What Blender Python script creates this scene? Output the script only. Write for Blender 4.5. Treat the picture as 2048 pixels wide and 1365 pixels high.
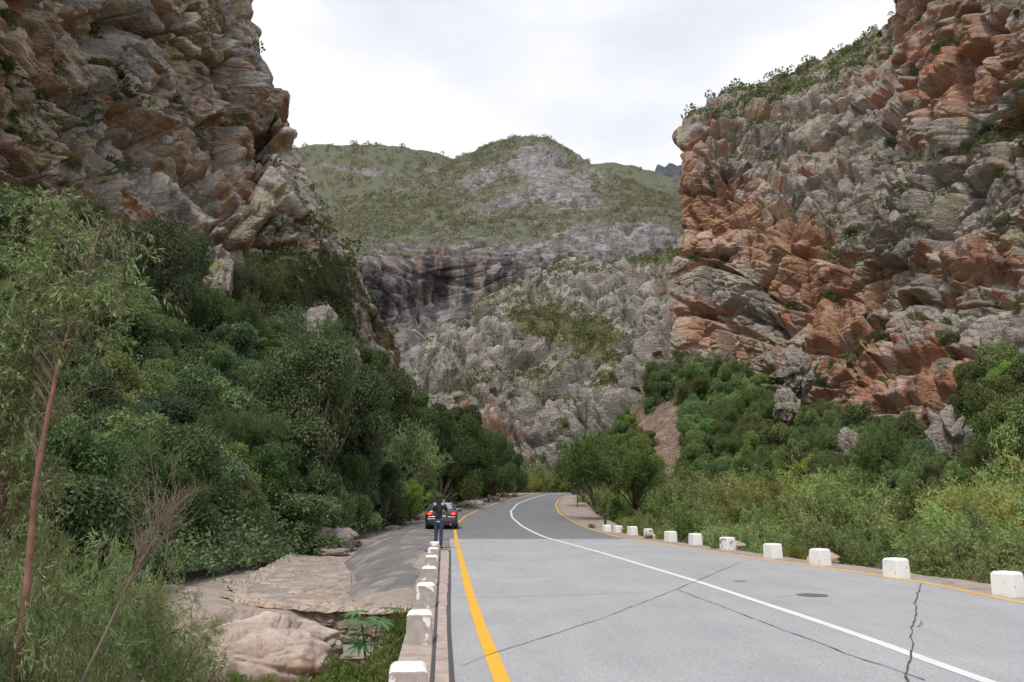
import bpy, bmesh, math, random
import numpy as np
from mathutils import Vector, Matrix
R = math.radians
random.seed(7)
for o in list(bpy.data.objects): bpy.data.objects.remove(o, do_unlink=True)
S = bpy.context.scene
C = S.collection
# ------------------------------------------------------------ camera
CAMZ = 1.57; F = 1700.0
TH = math.atan((1003-682.5)/F)
cd = bpy.data.cameras.new('camera'); cam = bpy.data.objects.new('view_camera', cd); C.objects.link(cam)
cam.location = (0, 0, CAMZ); cam.rotation_euler = (R(90)+TH, 0, 0)
cd.sensor_width = 36; cd.lens = F/2048*36; cd.clip_start = .05; cd.clip_end = 9000
S.camera = cam
S.render.resolution_x = 1024; S.render.resolution_y = 682
S.view_settings.view_transform = 'Standard'; S.view_settings.look = 'None'
S.view_settings.exposure = 0.45; S.view_settings.gamma = 1
# ------------------------------------------------------------ world
SUN_EL, SUN_AZ = R(56), R(-160)         # azimuth from +Y towards +X: sun behind the viewer, a little to the left
W = bpy.data.worlds.new("World"); S.world = W; W.use_nodes = True
nt = W.node_tree; nt.nodes.clear()
def N(nt, typ, **kw):
    n = nt.nodes.new(typ)
    for k, v in kw.items():
        if k.startswith('i_'): n.inputs[int(k[2:])].default_value = v
        else: setattr(n, k, v)
    return n
out = N(nt, 'ShaderNodeOutputWorld'); bg = N(nt, 'ShaderNodeBackground'); bg.inputs[1].default_value = .1
sky = N(nt, 'ShaderNodeTexSky', sky_type='NISHITA'); sky.sun_disc = False; sky.sun_elevation = SUN_EL; sky.sun_rotation = SUN_AZ
sky.air_density = 1; sky.dust_density = 1.5
tc = N(nt, 'ShaderNodeTexCoord'); mp = N(nt, 'ShaderNodeMapping'); mp.inputs['Scale'].default_value = (1, 1, 2.2)
nz = N(nt, 'ShaderNodeTexNoise'); nz.inputs['Scale'].default_value = 1.7; nz.inputs['Detail'].default_value = 5; nz.inputs['Roughness'].default_value = .5
rp = N(nt, 'ShaderNodeValToRGB'); rp.color_ramp.elements[0].position = .40; rp.color_ramp.elements[0].color = (5.5, 5.7, 6.5, 1)
rp.color_ramp.elements[1].position = .63; rp.color_ramp.elements[1].color = (8.6, 8.6, 8.8, 1)
mx = N(nt, 'ShaderNodeMix', data_type='RGBA'); mx.inputs[0].default_value = .93
L = nt.links.new
L(tc.outputs['Generated'], mp.inputs[0]); L(mp.outputs[0], nz.inputs['Vector']); L(nz.outputs[0], rp.inputs[0])
L(sky.outputs[0], mx.inputs[6]); L(rp.outputs[0], mx.inputs[7]); L(mx.outputs[2], bg.inputs[0]); L(bg.outputs[0], out.inputs[0])
sl = bpy.data.lights.new('sun', 'SUN'); sl.energy = 1.7; sl.angle = R(10); sl.color = (1, .95, .88)
sun = bpy.data.objects.new('sun', sl); C.objects.link(sun)
sd = Vector((math.sin(SUN_AZ)*math.cos(SUN_EL), math.cos(SUN_AZ)*math.cos(SUN_EL), math.sin(SUN_EL)))
sun.rotation_euler = (sd).to_track_quat('Z', 'Y').to_euler(); sun.location = (0, 0, 60)

# ------------------------------------------------------------ maths helpers
cT, sT = math.cos(TH), math.sin(TH)
def ray(px, py):
    a = (np.asarray(px, float)-1024)/F; b = -(np.asarray(py, float)-682.5)/F
    return a, cT-b*sT, sT+b*cT
def at(px, py, Y):                      # world point seen at a photo position, at a distance Y ahead
    a, y, z = ray(px, py); Y = np.asarray(Y, float)
    return np.stack([a*Y/y, Y+0*a, CAMZ+z*Y/y], -1)
def zroad(Y):
    t = np.clip(np.asarray(Y, float)-40, 0, 66)
    return .0006*t*t
def ong(px, py, dz=0.0):                # point of the road surface under a photo position
    a, y, z = ray(px, py); lo = 3.0; Yv = lo
    while Yv < 112:
        if CAMZ+z*Yv/y <= zroad(Yv)+dz: break
        Yv += .02
    return (float(a*Yv/y), Yv, float(zroad(Yv)+dz))
def h3(ix, iy, iz, s):
    with np.errstate(over='ignore'):
        h = (ix.astype(np.int64)*73856093) ^ (iy.astype(np.int64)*19349663) ^ (iz.astype(np.int64)*83492791) ^ (s*2654435761 & 0x7fffffff)
        h = h.astype(np.uint32); h ^= h >> 16; h *= np.uint32(0x7feb352d); h ^= h >> 15; h *= np.uint32(0x846ca68b); h ^= h >> 16
    return h.astype(np.float32)/np.float32(4294967296.0)
def vnoise(p, s=0):
    i = np.floor(p).astype(np.int64); f = (p-i).astype(np.float32); f = f*f*(3-2*f)
    r = 0
    for dx in (0, 1):
        for dy in (0, 1):
            for dz in (0, 1):
                w = (f[..., 0] if dx else 1-f[..., 0])*(f[..., 1] if dy else 1-f[..., 1])*(f[..., 2] if dz else 1-f[..., 2])
                r = r+w*h3(i[..., 0]+dx, i[..., 1]+dy, i[..., 2]+dz, s)
    return r
def fbm(p, o=4, s=0, g=.5):
    r = 0; a = 1; t = 0
    for k in range(o):
        r = r+a*vnoise(p*(2.03**k)+k*7.7, s+k); t += a; a *= g
    return r/t
def voro(p, s=0):                       # F1, F2, cell randoms (3), offset to the cell point
    i = np.floor(p).astype(np.int64); sh = p.shape[:-1]
    d1 = np.full(sh, 9., np.float32); d2 = np.full(sh, 9., np.float32)
    ids = np.zeros(sh+(3,), np.int64); off = np.zeros(sh+(3,), np.float32)
    for dx in (-1, 0, 1):
        for dy in (-1, 0, 1):
            for dz in (-1, 0, 1):
                cx, cy, cz = i[..., 0]+dx, i[..., 1]+dy, i[..., 2]+dz
                v = np.stack([cx+h3(cx, cy, cz, s)-p[..., 0], cy+h3(cx, cy, cz, s+11)-p[..., 1], cz+h3(cx, cy, cz, s+23)-p[..., 2]], -1)
                d = np.sqrt((v*v).sum(-1))
                m = d < d1
                d2 = np.where(m, d1, np.minimum(d2, d)); d1 = np.where(m, d, d1)
                ids[m] = np.stack([cx, cy, cz], -1)[m]; off[m] = v[m]
    rr = np.stack([h3(ids[..., 0], ids[..., 1], ids[..., 2], s+k) for k in (31, 37, 41)], -1)
    return d1, d2, rr, off
def tps(pts):                           # smooth field through scattered photo positions
    P = np.array([p[:2] for p in pts], float)/500; v = np.log(np.array([p[2] for p in pts], float)); n = len(P)
    def K(d2): return d2*np.log(d2+1e-9)*.5
    A = np.zeros((n+3, n+3)); D = ((P[:, None]-P[None])**2).sum(-1); A[:n, :n] = K(D)+np.eye(n)*1e-3
    A[:n, n] = 1; A[:n, n+1:] = P; A[n, :n] = 1; A[n+1:, :n] = P.T
    w = np.linalg.solve(A, np.concatenate([v, np.zeros(3)]))
    def f(x, y):
        x = x/500; y = y/500; r = w[n]+w[n+1]*x+w[n+2]*y
        for k in range(n): r = r+w[k]*K((x-P[k, 0])**2+(y-P[k, 1])**2)
        return np.exp(np.clip(r, 1, 9))
    return f
def ss(x, a, b):
    t = np.clip((x-a)/(b-a), 0, 1); return t*t*(3-2*t)
def blobs(px, py, L_):                  # soft spots given as (x, y, rx, ry, angle, amount)
    r = np.zeros_like(px)
    for x, y, rx, ry, a, am in L_:
        c, s = math.cos(R(a)), math.sin(R(a)); u = ((px-x)*c+(py-y)*s)/rx; v = (-(px-x)*s+(py-y)*c)/ry
        r = r+am*np.exp(-(u*u+v*v)**1.5)
    return r
# ------------------------------------------------------------ object helpers
def tag(o, label=None, cat=None, group=None, kind=None):
    for k, v in (('label', label), ('category', cat), ('group', group), ('kind', kind)):
        if v: o[k] = v
    return o
def link(name, me, mats, parent=None):
    o = bpy.data.objects.new(name, me); C.objects.link(o)
    for m in (mats if isinstance(mats, (list, tuple)) else [mats]): me.materials.append(m)
    if parent: o.parent = parent
    return o
def npmesh(name, V, Q, smooth=False, attrs=None, mi=None):
    V = np.asarray(V, np.float32).reshape(-1, 3); Q = np.asarray(Q, np.int32); k = Q.shape[1]
    me = bpy.data.meshes.new(name); me.vertices.add(len(V)); me.vertices.foreach_set('co', V.ravel())
    me.loops.add(Q.size); me.loops.foreach_set('vertex_index', Q.ravel())
    me.polygons.add(len(Q)); me.polygons.foreach_set('loop_start', np.arange(0, Q.size, k, dtype=np.int32))
    me.polygons.foreach_set('use_smooth', np.full(len(Q), smooth, bool))
    if mi is not None: me.polygons.foreach_set('material_index', np.asarray(mi, np.int32))
    for a, v in (attrs or {}).items():
        at_ = me.attributes.new(a, 'FLOAT', 'POINT'); at_.data.foreach_set('value', np.asarray(v, np.float32).ravel())
    me.update(); return me
def gridq(nr, nc, wrap=False):
    i = np.arange(nr-1)[:, None]*nc; j = np.arange(nc if wrap else nc-1)[None]
    a = i+j; b = i+(j+1) % nc
    return np.stack([a, b, b+nc, a+nc], -1).reshape(-1, 4)
def empty(name, loc, rz=0, label=None, cat=None, group=None, kind=None):
    o = bpy.data.objects.new(name, None); C.objects.link(o); o.location = loc; o.rotation_euler = (0, 0, rz); o.empty_display_size = .1
    return tag(o, label, cat, group, kind)
def dup(root, loc, rz=0, sc=1.0, label=None, group=None, color=None, tilt=(0, 0)):
    r = root.copy(); C.objects.link(r); r.location = loc; r.rotation_euler = (tilt[0], tilt[1], rz)
    r.scale = sc if isinstance(sc, (tuple, list)) else (sc, sc, sc)
    if label: r['label'] = label
    if group: r['group'] = group
    if color: r.color = color
    for ch in list(root.children):
        c = ch.copy(); C.objects.link(c); c.parent = r
        if color: c.color = color
        for g in ch.children:
            d = g.copy(); C.objects.link(d); d.parent = c
            if color: d.color = color
    return r
def drop(root):
    for ch in list(root.children):
        for g in list(ch.children): bpy.data.objects.remove(g)
        bpy.data.objects.remove(ch)
    bpy.data.objects.remove(root)
def tube_np(pts, rad, n=6):
    pts = np.asarray(pts, float); rad = np.broadcast_to(rad, (len(pts),)); T = np.gradient(pts, axis=0)
    T /= np.linalg.norm(T, axis=1, keepdims=True)+1e-9
    ref = np.array([0.31, .22, .92]); A = np.cross(T, ref); A /= np.linalg.norm(A, axis=1, keepdims=True)+1e-9; B = np.cross(T, A)
    ph = np.arange(n)/n*2*math.pi
    V = pts[:, None]+rad[:, None, None]*(np.cos(ph)[None, :, None]*A[:, None]+np.sin(ph)[None, :, None]*B[:, None])
    return V.reshape(-1, 3), gridq(len(pts), n, True)
class Buf:
    def __init__(s): s.V = []; s.Q = []; s.n = 0; s.A = []; s.M = []
    def add(s, V, Q, a=0.0, m=0):
        V = np.asarray(V, float).reshape(-1, 3); Q = np.asarray(Q)
        if Q.shape[1] == 3: Q = np.concatenate([Q, Q[:, 2:]], 1)
        s.V.append(V); s.Q.append(Q+s.n); s.n += len(V); s.A.append(np.broadcast_to(a, (len(V),)).astype(float)); s.M.append(np.full(len(Q), m))
    def tube(s, pts, rad, n=6, a=0.0): s.add(*tube_np(pts, rad, n), a)
    def mesh(s, name, smooth=True): return npmesh(name, np.concatenate(s.V), np.concatenate(s.Q), smooth, {'rnd': np.concatenate(s.A)}, np.concatenate(s.M))
def leaves(P, D, Nn, Ln, Wd, bend=.0):    # one pointed leaf blade per point
    D = D/(np.linalg.norm(D, axis=1, keepdims=True)+1e-9); B = np.cross(D, Nn); B /= np.linalg.norm(B, axis=1, keepdims=True)+1e-9
    U = np.cross(B, D)
    Ln = np.broadcast_to(Ln, (len(P),))[:, None]; Wd = np.broadcast_to(Wd, (len(P),))[:, None]
    V = np.stack([P, P+D*Ln*.45+B*Wd*.5+U*Ln*bend, P+D*Ln, P+D*Ln*.45-B*Wd*.5+U*Ln*bend], 1)
    Q = np.arange(len(P)*4).reshape(-1, 4)
    return V.reshape(-1, 3), Q
def rdir(rng, n, up=0.0):
    v = rng.normal(size=(n, 3)); v[:, 2] += up; return v/np.linalg.norm(v, axis=1, keepdims=True)
# ------------------------------------------------------------ materials
def newmat(name):
    m = bpy.data.materials.new(name); m.use_nodes = True; t = m.node_tree; t.nodes.clear()
    o = N(t, 'ShaderNodeOutputMaterial'); b = N(t, 'ShaderNodeBsdfPrincipled'); t.links.new(b.outputs[0], o.inputs[0]); return m, t, b, o
def c4(c): return (c[0], c[1], c[2], 1)
class G:                                # small node graph writer
    def __init__(s, t): s.t = t
    def lk(s, a, b): s.t.links.new(a, b)
    def noise(s, sc, det=4, ro=.55, vec=None, dist=0):
        n = N(s.t, 'ShaderNodeTexNoise'); n.inputs['Scale'].default_value = sc; n.inputs['Detail'].default_value = det; n.inputs['Roughness'].default_value = ro; n.inputs['Distortion'].default_value = dist
        if vec: s.lk(vec, n.inputs['Vector'])
        return n.outputs[0]
    def vor(s, sc, vec=None, feat='F1', out=0):
        n = N(s.t, 'ShaderNodeTexVoronoi', feature=feat); n.inputs['Scale'].default_value = sc
        if vec: s.lk(vec, n.inputs['Vector'])
        return n.outputs[out]
    def map(s, sc=(1, 1, 1), rot=(0, 0, 0), kind='Object'):
        t = N(s.t, 'ShaderNodeTexCoord'); m = N(s.t, 'ShaderNodeMapping'); m.inputs['Scale'].default_value = sc; m.inputs['Rotation'].default_value = rot
        s.lk(t.outputs[kind], m.inputs[0]); return m.outputs[0]
    def ramp(s, v, stops):
        r = N(s.t, 'ShaderNodeValToRGB'); e = r.color_ramp.elements
        while len(e) < len(stops): e.new(.5)
        for k, (p, c) in enumerate(stops):
            e[k].position = p; e[k].color = c4(c) if not isinstance(c, (int, float)) else (c, c, c, 1)
        s.lk(v, r.inputs[0]); return r.outputs[0]
    def mix(s, f, a, b, mode='MIX'):
        m = N(s.t, 'ShaderNodeMix', data_type='RGBA', blend_type=mode)
        for i, v in ((0, f), (6, a), (7, b)):
            if isinstance(v, (int, float)): m.inputs[i].default_value = v
            elif isinstance(v, tuple): m.inputs[i].default_value = c4(v)
            else: s.lk(v, m.inputs[i])
        return m.outputs[2]
    def math(s, op, a, b=0.0, c=None, clamp=False):
        m = N(s.t, 'ShaderNodeMath', operation=op); m.use_clamp = clamp
        for i, v in enumerate((a, b, c)):
            if v is None: continue
            if isinstance(v, (int, float)): m.inputs[i].default_value = v
            else: s.lk(v, m.inputs[i])
        return m.outputs[0]
    def attr(s, n): a = N(s.t, 'ShaderNodeAttribute', attribute_name=n); return a.outputs['Fac']
    def nz(s): g = N(s.t, 'ShaderNodeNewGeometry'); x = N(s.t, 'ShaderNodeSeparateXYZ'); s.lk(g.outputs['Normal'], x.inputs[0]); return x.outputs[2]
    def bump(s, h, st, d, nrm=None):
        b = N(s.t, 'ShaderNodeBump'); b.inputs['Strength'].default_value = st; b.inputs['Distance'].default_value = d; s.lk(h, b.inputs['Height'])
        if nrm: s.lk(nrm, b.inputs['Normal'])
        return b.outputs[0]
def plain(name, col, rough=.6, metal=0, coat=0, var=.12, sc=8, bump=0):
    m, t, b, o = newmat(name); g = G(t); v = g.map()
    n = g.noise(sc, 4, .6, v); d = tuple(c*(1-var) for c in col); l = tuple(min(1, c*(1+var)) for c in col)
    g.lk(g.ramp(n, [(.3, d), (.7, l)]), b.inputs['Base Color'])
    b.inputs['Roughness'].default_value = rough; b.inputs['Metallic'].default_value = metal; b.inputs['Coat Weight'].default_value = coat
    if bump: g.lk(g.bump(n, .6, bump), b.inputs['Normal'])
    return m
def rockmat(name, sc, greys, reds, lich, veg, rb=0.0, streak=0.0, lichamt=.5, fine=1.0, downred=.5, joints=.2):
    """bedded sandstone: grey weathered skin, red broken faces, yellow lichen, scrub-covered soil where 'veg'"""
    m, t, b, o = newmat(name); g = G(t); v = g.map()
    big = g.noise(.05*sc, 5, .6, v); med = g.noise(.35*sc, 6, .65, v, .5); fin = g.noise(2.6*sc, 6, .7, v)
    v2 = g.map((1, 1, .22), (.15, .1, 0)); stk = g.noise(.8*sc, 5, .6, v2)
    bed = g.noise(1.2*sc, 6, .7, g.map((.35, .35, 2.4), (.35, -.3, 0)), .1)
    cell = g.attr('cell')
    grey = g.mix(g.ramp(fin, [(.3, 0.0), (.72, 1.0)]), greys[0], greys[1])
    grey = g.mix(g.ramp(bed, [(.35, .55), (.6, 0.0)]), grey, greys[2])
    red = g.mix(g.ramp(fin, [(.3, 0.0), (.7, 1.0)]), reds[0], reds[1])
    red = g.mix(g.ramp(stk, [(.42, 0.0), (.66, .75)]), red, reds[2])
    down = g.math('MULTIPLY', g.math('SUBTRACT', .05, g.nz()), downred)
    f = g.math('ADD', g.attr('red'), g.math('MULTIPLY', g.math('SUBTRACT', med, .5), 1.9))
    f = g.math('ADD', f, g.math('MULTIPLY', g.math('SUBTRACT', big, .5), 1.3))
    f = g.math('ADD', f, g.math('MULTIPLY', g.math('SUBTRACT', cell, .5), .55))
    f = g.math('ADD', f, g.math('ADD', down, rb))
    col = g.mix(g.ramp(f, [(.40, 0.0), (.56, 1.0)]), grey, red)
    if streak: col = g.mix(g.math('MULTIPLY', g.ramp(g.noise(.55*sc, 4, .6, g.map((1, 1, .06))), [(.44, 0.0), (.54, 1.0)]), g.math('MULTIPLY', g.attr('red'), streak, None, True)), col, (.055, .048, .055))
    li = g.math('MULTIPLY', g.ramp(g.noise(.28*sc, 5, .6, v), [(.50, 0.0), (.62, 1.0)]), g.ramp(g.noise(1.6*sc, 4, .6, v), [(.42, 0.0), (.6, 1.0)]))
    col = g.mix(g.math('MULTIPLY', li, lichamt), col, lich)
    col = g.mix(g.math('MULTIPLY', g.math('SUBTRACT', cell, .35), .35, None, True), col, tuple(min(1, c*1.5) for c in greys[1]))
    blk = g.attr('block')
    col = g.mix(g.ramp(blk, [(.0, .42), (.30, .0)]), col, tuple(c*.8 for c in greys[2]))
    col = g.mix(g.math('MULTIPLY', g.ramp(blk, [(.70, .0), (1.0, .55)]), g.ramp(fin, [(.3, .3), (.6, 1.0)])), col, tuple(min(1, c*1.35) for c in greys[1]))
    dk = g.ramp(g.noise(.7*sc, 6, .7, v2, .6), [(.54, 0.0), (.64, .6)]); col = g.mix(dk, col, tuple(c*.55 for c in greys[2]))
    vg = g.math('ADD', g.attr('veg'), g.math('ADD', g.math('MULTIPLY', g.math('SUBTRACT', g.noise(.9*sc, 6, .7, v), .5), 1.6), g.math('MULTIPLY', g.math('SUBTRACT', g.noise(.17*sc, 5, .65, v), .5), 1.1)))
    vc = g.mix(g.ramp(g.noise(3.2*sc, 5, .7, v), [(.35, 0.0), (.65, 1.0)]), veg[0], veg[1])
    col = g.mix(g.ramp(vg, [(.46, 0.0), (.60, 1.0)]), col, vc)
    g.lk(col, b.inputs['Base Color']); b.inputs['Roughness'].default_value = .9; b.inputs['Specular IOR Level'].default_value = .2
    hsum = g.math('ADD', fin, g.math('MULTIPLY', bed, .45))
    wv = N(t, 'ShaderNodeVectorMath', operation='ADD'); nn = N(t, 'ShaderNodeTexNoise'); nn.inputs['Scale'].default_value = 1.1*sc
    t.links.new(g.map((.7, .7, 1.8), (.35, -.3, 0)), wv.inputs[0]); t.links.new(nn.outputs[1], wv.inputs[1])
    hsum = g.math('ADD', hsum, g.ramp(g.vor(1.1*sc, wv.outputs[0], 'DISTANCE_TO_EDGE'), [(0, 0.0), (.10, joints)]))
    for k_, (vs_, am_) in enumerate(((.55, 1.1), (1.5, .6))):
        sx = N(t, 'ShaderNodeSeparateColor'); t.links.new(g.vor(vs_*sc, wv.outputs[0], 'F1', 1), sx.inputs[0]); hsum = g.math('ADD', hsum, g.math('MULTIPLY', sx.outputs[k_], am_*min(1, joints*5)))
    g.lk(g.bump(hsum, .8*fine, .42/sc), b.inputs['Normal'])
    return m
def leafmat(name, a, b_, trans=.25, gloss=.45):
    m, t, b, o = newmat(name); g = G(t)
    oi = N(t, 'ShaderNodeObjectInfo'); col = g.mix(g.attr('rnd'), a, b_); col = g.mix(1.0, col, oi.outputs['Color'], 'MULTIPLY')
    hs = N(t, 'ShaderNodeHueSaturation'); g.lk(col, hs.inputs['Color']); g.lk(g.math('ADD', .478, g.math('MULTIPLY', oi.outputs['Random'], .044)), hs.inputs['Hue'])
    g.lk(g.math('ADD', .8, g.math('MULTIPLY', oi.outputs['Random'], .4)), hs.inputs['Value']); col = hs.outputs[0]
    g.lk(col, b.inputs['Base Color']); b.inputs['Roughness'].default_value = gloss; b.inputs['Specular IOR Level'].default_value = .35
    tr = N(t, 'ShaderNodeBsdfTranslucent'); g.lk(g.mix(1.0, col, (1.25, 1.3, .6), 'MULTIPLY'), tr.inputs[0]); ms = N(t, 'ShaderNodeMixShader'); ms.inputs[0].default_value = trans
    g.lk(b.outputs[0], ms.inputs[1]); g.lk(tr.outputs[0], ms.inputs[2]); g.lk(ms.outputs[0], o.inputs[0]); return m
M = {}
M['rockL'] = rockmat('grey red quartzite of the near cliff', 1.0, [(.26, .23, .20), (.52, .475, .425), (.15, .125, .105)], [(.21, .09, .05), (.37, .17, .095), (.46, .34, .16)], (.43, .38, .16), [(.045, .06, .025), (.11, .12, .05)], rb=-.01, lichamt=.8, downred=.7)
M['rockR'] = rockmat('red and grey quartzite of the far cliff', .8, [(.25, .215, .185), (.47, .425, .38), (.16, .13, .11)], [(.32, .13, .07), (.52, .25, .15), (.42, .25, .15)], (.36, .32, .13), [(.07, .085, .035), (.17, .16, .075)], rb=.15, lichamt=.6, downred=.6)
M['rockM'] = rockmat('pale grey quartzite of the spur', .65, [(.235, .21, .185), (.45, .415, .375), (.15, .13, .115)], [(.33, .16, .09), (.50, .29, .18), (.30, .24, .20)], (.30, .29, .15), [(.085, .10, .045), (.2, .19, .10)], rb=-.22, lichamt=.2, downred=.3)
M['rockH'] = rockmat('scrubby mountain slope', .4, [(.20, .19, .185), (.37, .35, .34), (.13, .12, .12)], [(.12, .10, .10), (.25, .215, .20), (.30, .17, .12)], (.24, .23, .14), [(.07, .08, .05), (.20, .195, .13)], rb=-.12, streak=1.2, lichamt=.1, downred=.2)
M['boulder'] = rockmat('pinkish river boulder', 4, [(.36, .29, .25), (.58, .48, .41), (.26, .19, .16)], [(.42, .24, .17), (.58, .38, .29), (.50, .36, .28)], (.5, .46, .4), [(.3, .25, .2), (.4, .34, .28)], rb=.02, lichamt=.2, fine=.35, downred=.3, joints=.0)
M['boulderg'] = rockmat('grey brown boulder', 4, [(.22, .19, .17), (.38, .34, .31), (.16, .13, .12)], [(.28, .16, .10), (.38, .24, .17), (.3, .2, .15)], (.3, .28, .2), [(.2, .16, .12), (.3, .25, .2)], rb=-.1, lichamt=.2, fine=.5, joints=.1)
M['bark'] = plain('brown bark', (.12, .085, .06), .9, var=.4, sc=14, bump=.02)
M['redbark'] = plain('reddish smooth bark', (.21, .105, .07), .7, var=.45, sc=7, bump=.01)
M['twig'] = plain('bare grey twig', (.19, .145, .11), .9, var=.2)
M['dark'] = leafmat('dark evergreen leaves', (.052, .082, .032), (.165, .215, .095), .25)
M['mid'] = leafmat('mid green leaves', (.055, .095, .028), (.14, .205, .065), .25)
M['feather'] = leafmat('pale feathery leaves', (.155, .19, .075), (.39, .43, .21), .35, .6)
M['willow'] = leafmat('narrow willow leaves', (.09, .13, .045), (.36, .42, .22), .3, .5)
M['scrub'] = leafmat('dry scrub leaves', (.060, .080, .032), (.15, .165, .070), .2, .7)
M['farscrub'] = leafmat('grey green far scrub', (.10, .105, .07), (.24, .23, .165), .2, .8)
M['grass'] = leafmat('green grass blades', (.09, .15, .03), (.25, .31, .09), .3, .6)
# ------------------------------------------------------------ big rock and hill sheets
RES = 1.0
def rot(ax, ay):
    return np.array(Matrix.Rotation(R(ax), 3, 'X') @ Matrix.Rotation(R(ay), 3, 'Y'))
def fracture(P, octs, bed=(25, -18), flat=2.2, seed=1, warp=.6):
    """offset along the face: blocks of bedded rock, each a tilted facet, with gaps between; returns offset and a cell value"""
    Rm = rot(*bed); q0 = P@Rm.T; off = 0; cellv = 0
    for k, o_ in enumerate(octs):
        sz, am = o_[:2]; brick = k % 2 == 1
        wn = np.stack([fbm(P/(sz*1.5)+9*j, 3, seed+50+j)-.5 for j in range(3)], -1)*sz
        if brick:                       # bedding layers of uneven thickness cut by joints
            q = (q0+wn*np.array([.5, .5, .16]))/sz; c = q[..., 2]*flat
            ly = np.floor(c); hl = h3(ly.astype(np.int64), (ly*0).astype(np.int64), (ly*0).astype(np.int64), seed+k)
            a = q[..., 0]*.55*(.7+.6*hl)+hl*17; b = q[..., 1]*.55+hl*5
            ia, ib, il = [np.floor(t).astype(np.int64) for t in (a, b, c)]
            fa, fb, fc = a-ia-.5, b-ib-.5, c-il-.5
            r1, r2, r3, r4 = [h3(ia, ib, il, seed+61+j) for j in range(4)]
            e = np.minimum(.5-np.abs(fc), np.minimum(.5-np.abs(fa), .5-np.abs(fb))*1.6)
            o = (r1-.5)*1.2+fc*(.35+.5*(r2-.3))+fa*(r3-.5)*.9+fb*(r4-.5)*.6
            off = off+am*(o-.95*ss(.10-e, 0, .07)); r = r2
        else:
            q = (q0+wn*.18)*np.array([1, 1, 1+(flat-1)*.45])/sz
            d1, d2, rr, of = voro(q, seed+k*101)
            o = (rr[..., 0]-.5)*1.0+(of*(rr-.5)*2).sum(-1)*.7
            off = off+am*(o-ss(.13-(d2-d1), 0, .10)*.9); r = rr[..., 1]
        cellv = cellv+r/len(octs)
        if k == min(2, len(octs)-1): cf = r
    cellv = .5+(cellv-.5)*1.5
    return off, cellv, cf
def blur(A, n):
    k = 2*n+1
    for ax in (0, 1):
        pad = [(0, 0)]*3; pad[ax] = (n+1, n); c = np.cumsum(np.pad(A, pad, mode='edge'), axis=ax)
        A = (np.take(c, range(k, c.shape[ax]), axis=ax)-np.take(c, range(0, c.shape[ax]-k), axis=ax))/k
    return A
def sheet(name, mat, X, Y, D, octs, veg, red, bed=(25, -18), bed2=None, ampf=None, flat=2.2, seed=1, bumps=None, back=None, side=None, soft=(8, 1.0), vegflat=.75, label=None):
    """X, Y: photo positions of a grid (rows go up, columns go right), D: distances; back / side: sheets that carry the rock on behind its skyline"""
    P = at(X, Y, D); px, py = X, Y; P0 = P.copy()
    vg = veg(px, py) if callable(veg) else np.full(px.shape, veg); rd = red(px, py) if callable(red) else np.full(px.shape, red)
    if bumps is not None: P = P.copy(); P[..., 1] -= bumps(px, py)
    if back is not None:
        n, dx, dy, dz = back; s = (np.arange(1, n+1)/n)**1.6
        E = s[:, None, None]*np.array([dx, dy, dz])[None, None]; P = np.concatenate([P, P[-1][None]+E], 0); P0 = np.concatenate([P0, P0[-1][None]+E], 0)
        vg = np.concatenate([vg, np.repeat(vg[-1:], n, 0)], 0); rd = np.concatenate([rd, np.repeat(rd[-1:], n, 0)], 0)
        px = np.concatenate([px, np.repeat(px[-1:], n, 0)], 0); py = np.concatenate([py, np.repeat(py[-1:], n, 0)], 0)
    if side is not None:
        n, sgn, dx, dy, dz = side; s = (np.arange(1, n+1)/n)**1.6
        cat_ = (lambda a, b: np.concatenate([a, b], 1)) if sgn > 0 else (lambda a, b: np.concatenate([b[:, ::-1], a], 1))
        k = -1 if sgn > 0 else 0; E = s[None, :, None]*np.array([dx, dy, dz])[None, None]
        P = cat_(P, P[:, [k]]+E); P0 = cat_(P0, P0[:, [k]]+E)
        vg, rd, px, py = [cat_(a, np.repeat(a[:, [k]], n, 1)) for a in (vg, rd, px, py)]
    du = np.gradient(P0, axis=1); dv = np.gradient(P0, axis=0); Nn = np.cross(du, dv); Nn /= np.linalg.norm(Nn, axis=-1, keepdims=True)+1e-9
    Nn = blur(Nn, 5); Nn /= np.linalg.norm(Nn, axis=-1, keepdims=True)+1e-9
    sof = (fbm(P/soft[0], 4, seed+900)-.5)*2*soft[1]
    off, cell, cf = fracture(P, octs, bed, flat, seed)
    if bed2:
        o2, c2, f2 = fracture(P, octs, bed2[0], flat*.68, seed+400); o2 = o2*.85; mk_ = bed2[1](px, py); off = off*(1-mk_)+o2*mk_; cell = cell*(1-mk_)+c2*mk_; cf = np.where(mk_ > .5, f2, cf)
    if ampf is not None: am_ = ampf(px, py); off = off*am_; sof = sof*am_
    ef = np.ones(off.shape)
    if side is not None:
        kk = np.arange(off.shape[1]); kk = kk if side[1] < 0 else kk[::-1]; ef = (.4+.6*ss(kk, side[0]+4, side[0]+45))[None]+0*off
    off = off*ef; sof = sof*ef
    off = blur((off*(1-vegflat*ss(vg, .3, .7)))[..., None], 1)[..., 0]
    P2 = P+Nn*(off+sof)[..., None]
    du = np.gradient(P2, axis=1); dv = np.gradient(P2, axis=0); N2 = np.cross(du, dv); N2 /= np.linalg.norm(N2, axis=-1, keepdims=True)+1e-9
    # scrub holds on where the rock is not too steep
    vgl = vg+.25*ss(N2[..., 2], .25, .8)-.12
    nr, nc = P2.shape[:2]
    me = npmesh(name, P2, gridq(nr, nc), False, {'veg': vgl, 'red': rd, 'cell': cell, 'block': cf})
    o = link(name, me, mat); tag(o, kind='structure')
    return dict(o=o, P=P2, N=N2, veg=vgl, px=px, py=py)
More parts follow.
